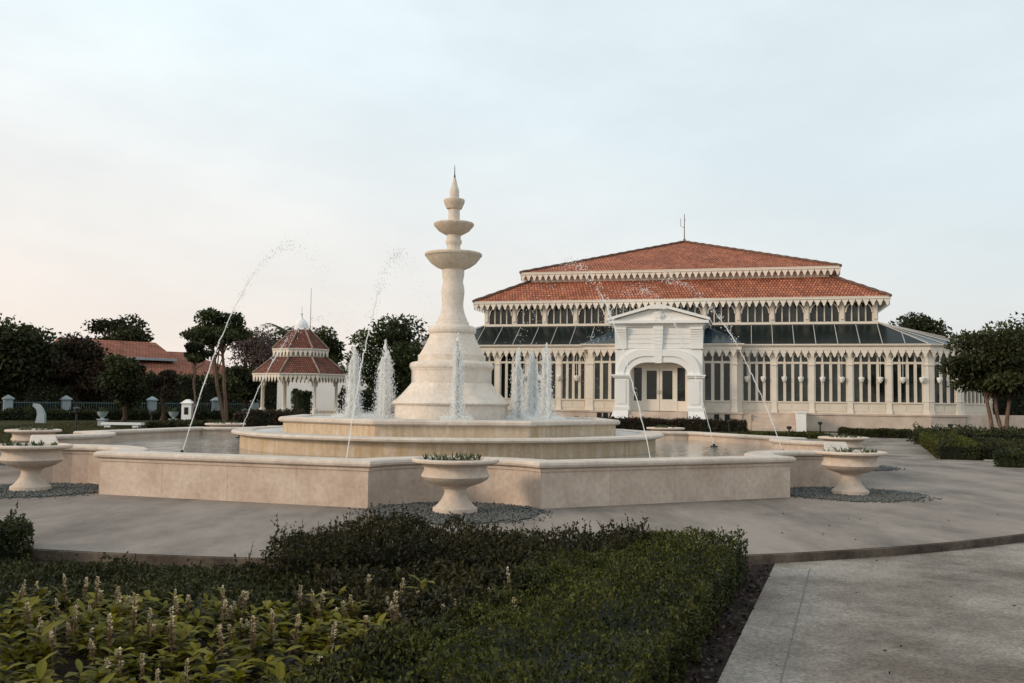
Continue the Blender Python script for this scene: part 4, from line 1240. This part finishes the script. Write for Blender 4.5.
# ------------------------------------------------------------------ hedges
def hedge(label, poly, h, leafm, n, ls, wob=.04, name='hedge', cat='hedge', z=GZ, spiky=0.0, base=.0, thick=.13, sprigs=0, sprig_h=1.0):
    """leafy block on a plan polygon"""
    P = np.array(poly, float); A, B = P, np.roll(P, -1, 0)
    def inside(q):
        x, y = q[:,0], q[:,1]; c_ = np.zeros(len(q), bool)
        for (x0,y0),(x1,y1) in zip(A, B):
            m_ = ((y0 > y) != (y1 > y))
            with np.errstate(divide='ignore', invalid='ignore'):
                c_ ^= m_ & (x < (x1-x0)*(y-y0)/(y1-y0)+x0)
        return c_
    lo, hi = P.min(0), P.max(0)
    q = nrg.uniform(lo, hi, (n*6, 2)); q = q[inside(q)][:int(n*.62)]
    L = np.linalg.norm(B-A, axis=1); e = nrg.choice(len(A), int(n*.38), p=L/L.sum()); t = nrg.random(len(e))[:,None]
    s = A[e]*(1-t)+B[e]*t
    ct = P.mean(0)
    wb = lambda xy: wob*(1.1*np.sin(xy[:,0]*2.1+.6)*np.cos(xy[:,1]*1.7+.4)+np.sin(xy[:,0]*5.1+1)*np.cos(xy[:,1]*4.3)+.7*np.sin(xy[:,0]*11+xy[:,1]*9)+.5*np.sin(xy[:,0]*23-xy[:,1]*19))
    top = np.column_stack([q, h+wb(q)-thick*nrg.random(len(q))**2+spiky*np.maximum(0, nrg.normal(size=len(q)))*.6])
    sd_ = np.column_stack([s+(ct-s)/np.linalg.norm(ct-s, axis=1, keepdims=True)*(thick*nrg.random(len(s))**1.5-.03-wb(s)*.8)[:,None], base+(h-base)*nrg.random(len(s))])
    C = np.vstack([top, sd_]); C[:,2] += z
    out = np.zeros_like(C); out[:len(top),2] = 1.0
    o2 = s-ct; o2 /= np.linalg.norm(o2, axis=1, keepdims=True); out[len(top):,:2] = o2; out[len(top):,2] = .5
    D = out*.8+nrg.normal(size=C.shape)*.75
    v = .45+.35*np.sin(C[:,0]*3.7+C[:,1]*2.9)*np.cos(C[:,1]*4.9-C[:,0])+nrg.normal(size=len(C))*.25
    if sprigs:
        bi = nrg.integers(0, len(top), sprigs); bp = C[bi].copy(); dv = nrg.normal(size=(sprigs,3))*.4; dv[:,2] = 1; dv /= np.linalg.norm(dv, axis=1, keepdims=True)
        ln = (.05+.13*nrg.random(sprigs)**2)*sprig_h
        pc, pd_, pw_, pl_ = [], [], [], []
        for q in range(7):
            t_ = (q+.5)/7
            pc.append(bp+dv*(ln*t_)[:,None]+nrg.normal(size=bp.shape)*.006); sd2 = nrg.normal(size=bp.shape); pd_.append(dv*.8+sd2*.6); pl_.append(np.full(sprigs, ls*.85)); pw_.append(np.full(sprigs, ls*.42))
        pc.append(bp+dv*(ln*.5)[:,None]); pd_.append(dv); pl_.append(ln); pw_.append(np.full(sprigs, .006))
        C = np.vstack([C]+pc); D = np.vstack([D]+pd_); v = np.concatenate([v, nrg.random(8*sprigs)*.9])
        LL = np.concatenate([ls*(.6+.8*nrg.random(len(top)+len(sd_)))]+pl_); WW = np.concatenate([ls*.5*(.7+.6*nrg.random(len(top)+len(sd_)))]+pw_)
    else:
        LL = ls*(.6+.8*nrg.random(len(C))); WW = ls*.5*(.7+.6*nrg.random(len(C)))
    m0 = quads_and_core(name, C, D, LL, WW, v, M[leafm], offset([tuple(p_) for p_ in P], -.09 if area(P) > 0 else .09), z, z+h-.10)
    return tag(m0, label, cat)
def area(P):
    x, y = P[:,0], P[:,1]; return .5*float(np.sum(x*np.roll(y,-1)-np.roll(x,-1)*y))
def quads_and_core(name, C, D, L, W, v, m, core, z0, z1):
    o = leaves(name, C, D, L, W, v, m)
    me = o.data
    import bmesh
    bm = bmesh.new(); bm.from_mesh(me)
    lay = bm.faces.layers.float.get('v')
    bot = [bm.verts.new((x, y, z0-.02)) for x, y in core]; tp = [bm.verts.new((x, y, z1)) for x, y in core]
    fs = [bm.faces.new(tp)]
    for i in range(len(core)):
        j = (i+1) % len(core); fs.append(bm.faces.new((bot[i], bot[j], tp[j], tp[i])))
    for f_ in fs: f_[lay] = .0
    bm.to_mesh(me); bm.free()
    return o
def gp(px, py, z=GZ): 
    q = on(px, py, z); return (q.x, q.y)
# foreground
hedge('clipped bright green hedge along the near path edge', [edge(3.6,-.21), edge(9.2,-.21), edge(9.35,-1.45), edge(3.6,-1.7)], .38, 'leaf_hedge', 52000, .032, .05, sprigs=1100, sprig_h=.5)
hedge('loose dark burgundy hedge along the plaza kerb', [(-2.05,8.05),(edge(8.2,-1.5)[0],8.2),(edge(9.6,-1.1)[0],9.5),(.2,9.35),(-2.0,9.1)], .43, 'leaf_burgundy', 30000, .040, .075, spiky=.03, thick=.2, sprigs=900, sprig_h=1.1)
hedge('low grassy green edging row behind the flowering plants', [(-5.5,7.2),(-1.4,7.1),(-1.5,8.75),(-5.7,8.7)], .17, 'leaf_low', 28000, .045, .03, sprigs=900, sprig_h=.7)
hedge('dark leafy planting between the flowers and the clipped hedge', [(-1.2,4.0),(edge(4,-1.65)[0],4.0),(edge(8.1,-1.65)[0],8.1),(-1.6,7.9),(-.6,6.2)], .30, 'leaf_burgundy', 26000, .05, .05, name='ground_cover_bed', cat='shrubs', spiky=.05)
c0 = on(8, 563, GZ)
hedge('small dark rounded shrub at the left edge of the plaza kerb', [(c0.x-.22+.36*math.cos(i*.628), c0.y+.1+.32*math.sin(i*.628)) for i in range(10)], .34, 'leaf_dark', 5000, .045, .05, sprigs=120, name='shrub', cat='shrub', spiky=.06)
# right hand bed
H0, H1 = Vector((13.4,29.9)), Vector((19.5,46.0)); hd_ = (H1-H0).normalized(); hn = Vector((hd_.y,-hd_.x))
hedge('light green hedge arm running back along the right path', [tuple(H0), tuple(H0+hn*1.3), tuple(H1+hn*1.3), tuple(H1)], .50, 'leaf_hedge', 15000, .09, .04)
fx = Vector((.97,-.10))
hedge('dark green front hedge of the right hand bed', [tuple(H0+hn*1.32), tuple(H0+fx*16), tuple(H0+fx*16+Vector((.3,1.5))), tuple(H0+hn*1.35+hd_*1.5)], .48, 'leaf_low', 15000, .09, .04)
hedge('second dark hedge strip inside the right hand bed', [tuple(H0+hn*1.5+hd_*4.6), tuple(H0+fx*16+hd_*4.2), tuple(H0+fx*16+hd_*5.8), tuple(H0+hn*1.5+hd_*6.2)], .5, 'leaf_low', 9000, .10, .04)
hedge('loose shrubs around the foot of the garden tree', [(17.5,41),(26,40),(26.5,43.5),(18.6,44)], .55, 'leaf_dark', 7000, .13, .10, name='shrubs', cat='shrubs', spiky=.12)
c0 = on(1019, 468, GZ)
hedge('small rounded shrub on the path at the right edge', [(c0.x+.45*math.cos(i*.628), c0.y+.4+.4*math.sin(i*.628)) for i in range(10)], .42, 'leaf_mid', 2500, .07, .05, name='shrub', cat='shrub')
# along the conservatory
def bl(x, y): 
    q = wpt(x, y, 0); return (q.x, q.y)
hedge('dark reddish hedge below the portico steps', [bl(-5.4,-5.2), bl(4.9,-5.2), bl(4.9,-4.2), bl(-5.4,-4.2)], .58, 'leaf_red', 9000, .14, .06, spiky=.10)
hedge('low dark clipped hedge between the white stair pier and the right hand bed', [(at(842,430,49).x,49.3),(at(916,430,47).x,47.6),(at(918,430,48).x,48.9),(at(842,430,50).x,50.4)], .40, 'leaf_low', 6000, .11, .04)
hedge('green hedge in front of the side steps', [(at(742,436,46).x,46),(at(832,436,46).x,46),(at(832,436,46).x,47.2),(at(742,436,46).x,47.2)], .22, 'leaf_hedge', 5000, .11, .06)
# far left beds
hedge('dark hedge mass along the iron fence', [(FA.x-2, FA.y-3.2),(FB.x-1,FB.y-4.2),(FB.x-1,FB.y-2.6),(FA.x-2,FA.y-1.6)], .55, 'leaf_dark', 12000, .18, .10, spiky=.12)
hedge('reddish brown low hedge in front of the gazebo', [(at(236,410,50).x,49.5),(at(298,410,50).x,49.5),(at(298,410,50).x,52),(at(236,410,50).x,52)], .85, 'leaf_red', 7000, .15, .07, spiky=.1)
hedge('green lawn hedge left of the gazebo hedge', [(at(155,420,46).x,45),(at(232,420,46).x,45),(at(232,420,46).x,47.5),(at(155,420,46).x,47.5)], .45, 'leaf_low', 7000, .12, .06)
hedge('long dark background hedge under the trees beside the house', [(at(-60,400,74).x,74.5),(at(258,400,78).x,78),(at(258,400,78).x,80),(at(-60,400,74).x,77)], 3.0, 'leaf_dark', 16000, .3, .2, spiky=.3)
hedge('dark background hedge between the gazebo and the conservatory', [(at(340,400,66).x,66),(at(440,400,66).x,66),(at(440,400,66).x,68),(at(340,400,66).x,68)], 2.0, 'leaf_dark', 7000, .25, .15, spiky=.2)
hedge('tall dark background hedge beyond the right hand terrace', [(29.5,66),(48,62),(48,64.5),(29.5,69)], 2.6, 'leaf_dark', 9000, .3, .2, spiky=.2)
hedge('tall dark hedge screen behind the left half of the gazebo', [(at(225,400,86).x,85),(at(352,400,86).x,85),(at(352,400,86).x,87),(at(225,400,86).x,87)], 3.9, 'leaf_dark', 9000, .3, .25, spiky=.3)
# topiary bushes inside the gazebo view
q = at(302, 400, 68)
hedge('round green bush seen through the middle of the gazebo', [(q.x+.7*math.cos(i*.628), 68+.7*math.sin(i*.628)) for i in range(10)], 2.1, 'leaf_mid', 1800, .2, .1, name='bush', cat='bush')
# grass on the lawn
n = 26000
gx = nrg.uniform(-26, -9.5, n); gy = nrg.uniform(30, 56, n)
ok = (np.hypot(gx-CX, gy-CY) > 14.2)
gx, gy = gx[ok], gy[ok]; n = len(gx)
tag(leaves('grass', np.column_stack([gx, gy, np.full(n, GZ+.06)]), nrg.normal(size=(n,3))*.5+np.array([0,0,1.0]), .18, .05, .5+.3*np.sin(gx*.9)*np.cos(gy*.7)+.25*nrg.normal(size=n), M['grassblade']), kind='stuff')

# ------------------------------------------------------------------ flowering plants
def leaf_strip(P, v, c0, a, tilt, L, W, tone, droop=.5):
    """a broad leaf of three bent quads"""
    d = np.array([math.cos(a)*math.sin(tilt), math.sin(a)*math.sin(tilt), math.cos(tilt)]); s = np.array([-math.sin(a), math.cos(a), 0])
    up_ = np.cross(s, d)
    pr_ = [(0,.15),(.3,.8),(.62,.9),(.86,.5),(1,.04)]
    pts_ = [(c0+d*L*t-np.array([0,0,droop*L*t*t]), w_*W/2) for t, w_ in pr_]
    for (p0,w0),(p1,w1) in zip(pts_[:-1], pts_[1:]):
        fold = np.array([0,0,.22])
        P += [p0, p0-s*w0+fold*w0, p1-s*w1+fold*w1, p1]; v.append(tone)
        P += [p0+s*w0+fold*w0, p0, p1, p1+s*w1+fold*w1]; v.append(tone)
def flower_plant(seed, spikes):
    r_ = random.Random(seed); root = empty('flowering_plant')
    P, v = [], []
    for st in range(r_.randint(4,6)):
        a0 = r_.uniform(0,6.283); rr = r_.uniform(.02,.15); hx, hy, hh = rr*math.cos(a0), rr*math.sin(a0), r_.uniform(.16,.30)
        for lv in range(r_.randint(4,6)):
            z = hh*(.35+.65*lv/5); ph_ = r_.uniform(0,6.28); tone = max(0, min(1, r_.gauss(.40,.25)+.06*lv))
            for q in range(3): leaf_strip(P, v, np.array([hx,hy,z]), ph_+q*2.1+r_.uniform(-.3,.3), r_.uniform(.7,1.35), r_.uniform(.075,.145), r_.uniform(.036,.060), tone+r_.uniform(-.1,.1), r_.uniform(.1,.5))
    quads('leaves', np.array(P), np.array(v), M['leaf_flower'], root)
    for k in range(spikes):
        P, v = [], []; a0 = r_.uniform(0,6.28); x, y = .10*math.cos(a0), .10*math.sin(a0); h0 = r_.uniform(.15,.25); h1 = h0+r_.uniform(.10,.22)
        b = MB(); b.tube([(x*.6,y*.6,.1),(x,y,h0),(x*1.1,y*1.1,h1)], [.006,.005,.003], 5); fs = b.build('flower_spike', M['stem'], root)
        for q in range(120):
            t = r_.random()**.8; c0 = np.array([x*(1+.1*t), y*(1+.1*t), h0+(h1-h0)*t]); a = r_.uniform(0,6.28); tl = r_.uniform(.4,1.6)
            d = np.array([math.cos(a)*math.sin(tl), math.sin(a)*math.sin(tl), math.cos(tl)]); s = np.array([-math.sin(a), math.cos(a), .2]); L = (.031)*(1-.35*t)*r_.uniform(.6,1.2)
            P += [c0+d*.003, c0+d*L*.6+s*L*.28, c0+d*L, c0+d*L*.6-s*L*.28]; v.append(r_.uniform(.0,.25) if t < .55 else r_.uniform(.2,1))
        quads('petals', np.array(P), np.array(v), M['blossom'], fs)
    return root
protos = [flower_plant(i, s) for i, s in enumerate((1,1,2,3,0,0,1,2))]
used = set()
spots = []
for row in range(10):
    Y = 3.7+row*.36
    for i in range(18):
        X = -Y*.58 + i*.25 + rnd.uniform(-.09,.09) + (row % 2)*.15; yy = Y+rnd.uniform(-.12,.12)
        lim = -.1 + (.25 if Y > 6 else -.2*(5-Y))
        if X < lim and X > -Y*.60: spots.append((X, yy))
for X, Y in spots:
    px = 512+X/Y*F
    flowery = Y > 5.4 or rnd.random() < .35
    k = rnd.choice((0,1,2,3,6,7)) if (flowery and rnd.random() < .62) else rnd.choice((4,5))
    pr_ = protos[k]
    o = pr_ if k not in used else copy_tree(pr_)
    used.add(k)
    o.location = (X, Y, GZ); o.rotation_euler.z = rnd.uniform(0,6.283); s = rnd.uniform(.75,1.15); o.scale = (s,s,s*rnd.uniform(.85,1.1)); o.rotation_euler.x = rnd.gauss(0,.09); o.rotation_euler.y = rnd.gauss(0,.09)
    tag(o, 'bright leaved bedding plant ' + ('with pale flower spike in the foreground bed' if k not in (4,5) else 'without flowers in the foreground bed'), 'flowering plant', 'flowering plants in the foreground bed')
for i, pr_ in enumerate(protos):
    if i not in used:
        for ch in list(pr_.children): bpy.data.objects.remove(ch)
        bpy.data.objects.remove(pr_)
# wispy sprouts above the hedge
def sprout(px, yb, d, h, label, n=9):
    q = at(px, yb, d); P, v = [], []; r_ = tag(empty('wispy_weed', (q.x, d, GZ)), label, 'weed')
    b = MB()
    for i in range(n):
        a = rnd.uniform(0,6.28); l = rnd.uniform(.02,.16)*h*1.6; hh = h*rnd.uniform(.6,1); tip = (l*math.cos(a), l*math.sin(a), hh)
        b.tube([(0,0,0),(tip[0]*.3,tip[1]*.3,hh*.6),tip], [.005,.004,.002], 4)
        for k in range(10):
            t = .5+.5*rnd.random(); c0 = np.array([tip[0]*t, tip[1]*t, hh*t]); leaf_strip(P, v, c0, rnd.uniform(0,6.28), rnd.uniform(.6,1.5), .035, .016, rnd.random())
    b.build('stems', M['stem'], r_); quads('leaves', np.array(P), np.array(v), M['leaf_burgundy'], r_)
sprout(322, 560, 8.6, .60, 'thin wispy weed rising at the left end of the burgundy hedge')
sprout(340, 560, 8.8, .52, 'second wispy weed just right of the tallest weed')
sprout(248, 565, 8.9, .36, 'upright grassy sprout in the low edging row', 4)
# strappy leaves drooping in the middle of the planting
P, v = [], []
q = at(455, 590, 7.4)
for i in range(26):
    leaf_strip(P, v, np.array([rnd.gauss(0,.18), rnd.gauss(0,.15), .15]), rnd.uniform(0,6.28), rnd.uniform(.5,1.1), rnd.uniform(.25,.42), .03, rnd.uniform(.1,.8), .8)
tag(quads('strappy_plant', np.array(P), np.array(v), M['leaf_low'], None, (q.x, 7.4, GZ)), 'plant with long arching strap leaves amid the burgundy hedge', 'plant')
# dead leaves and mulch on the soil strip by the path
n = 700
ty = nrg.uniform(4.0, 10.0, n); off = -.30*nrg.random(n)
pts_ = np.array([edge(a, o_) for a, o_ in zip(ty, off)])
tag(leaves('leaf_litter', np.column_stack([pts_, GZ+.012+.01*nrg.random(n)]), nrg.normal(size=(n,3))*np.array([1,1,.25]), .05, .028, nrg.random(n)**2, M['litter']), kind='stuff')
# pale pebbles edging the right path
n = 1500
t = nrg.random(n); a = nrg.random(n)
C = np.column_stack([H0.x+1.2+t*12, H0.y-.45-t*1.1-.35*a, np.full(n, GZ+.015)])
tag(octa('pebbles', C, .02+.025*nrg.random(n), .8, M['mortar']), kind='stuff')

n = 90
fx_ = nrg.uniform(1.6, 9, n); fy_ = nrg.uniform(5.0, 14, n)
zz = np.where(np.hypot(fx_-CX, fy_-CY) < RP, .008, GZ+.008)
ok = np.array([(Vector((a, b_))-E1).dot(EN) > .05 or z_ > 0 for a, b_, z_ in zip(fx_, fy_, zz)])
tag(leaves('fallen_leaves', np.column_stack([fx_, fy_, zz])[ok], (nrg.normal(size=(n,3))*np.array([1,1,.12]))[ok], .035, .018, (nrg.random(n)**2)[ok], M['litter']), kind='stuff')
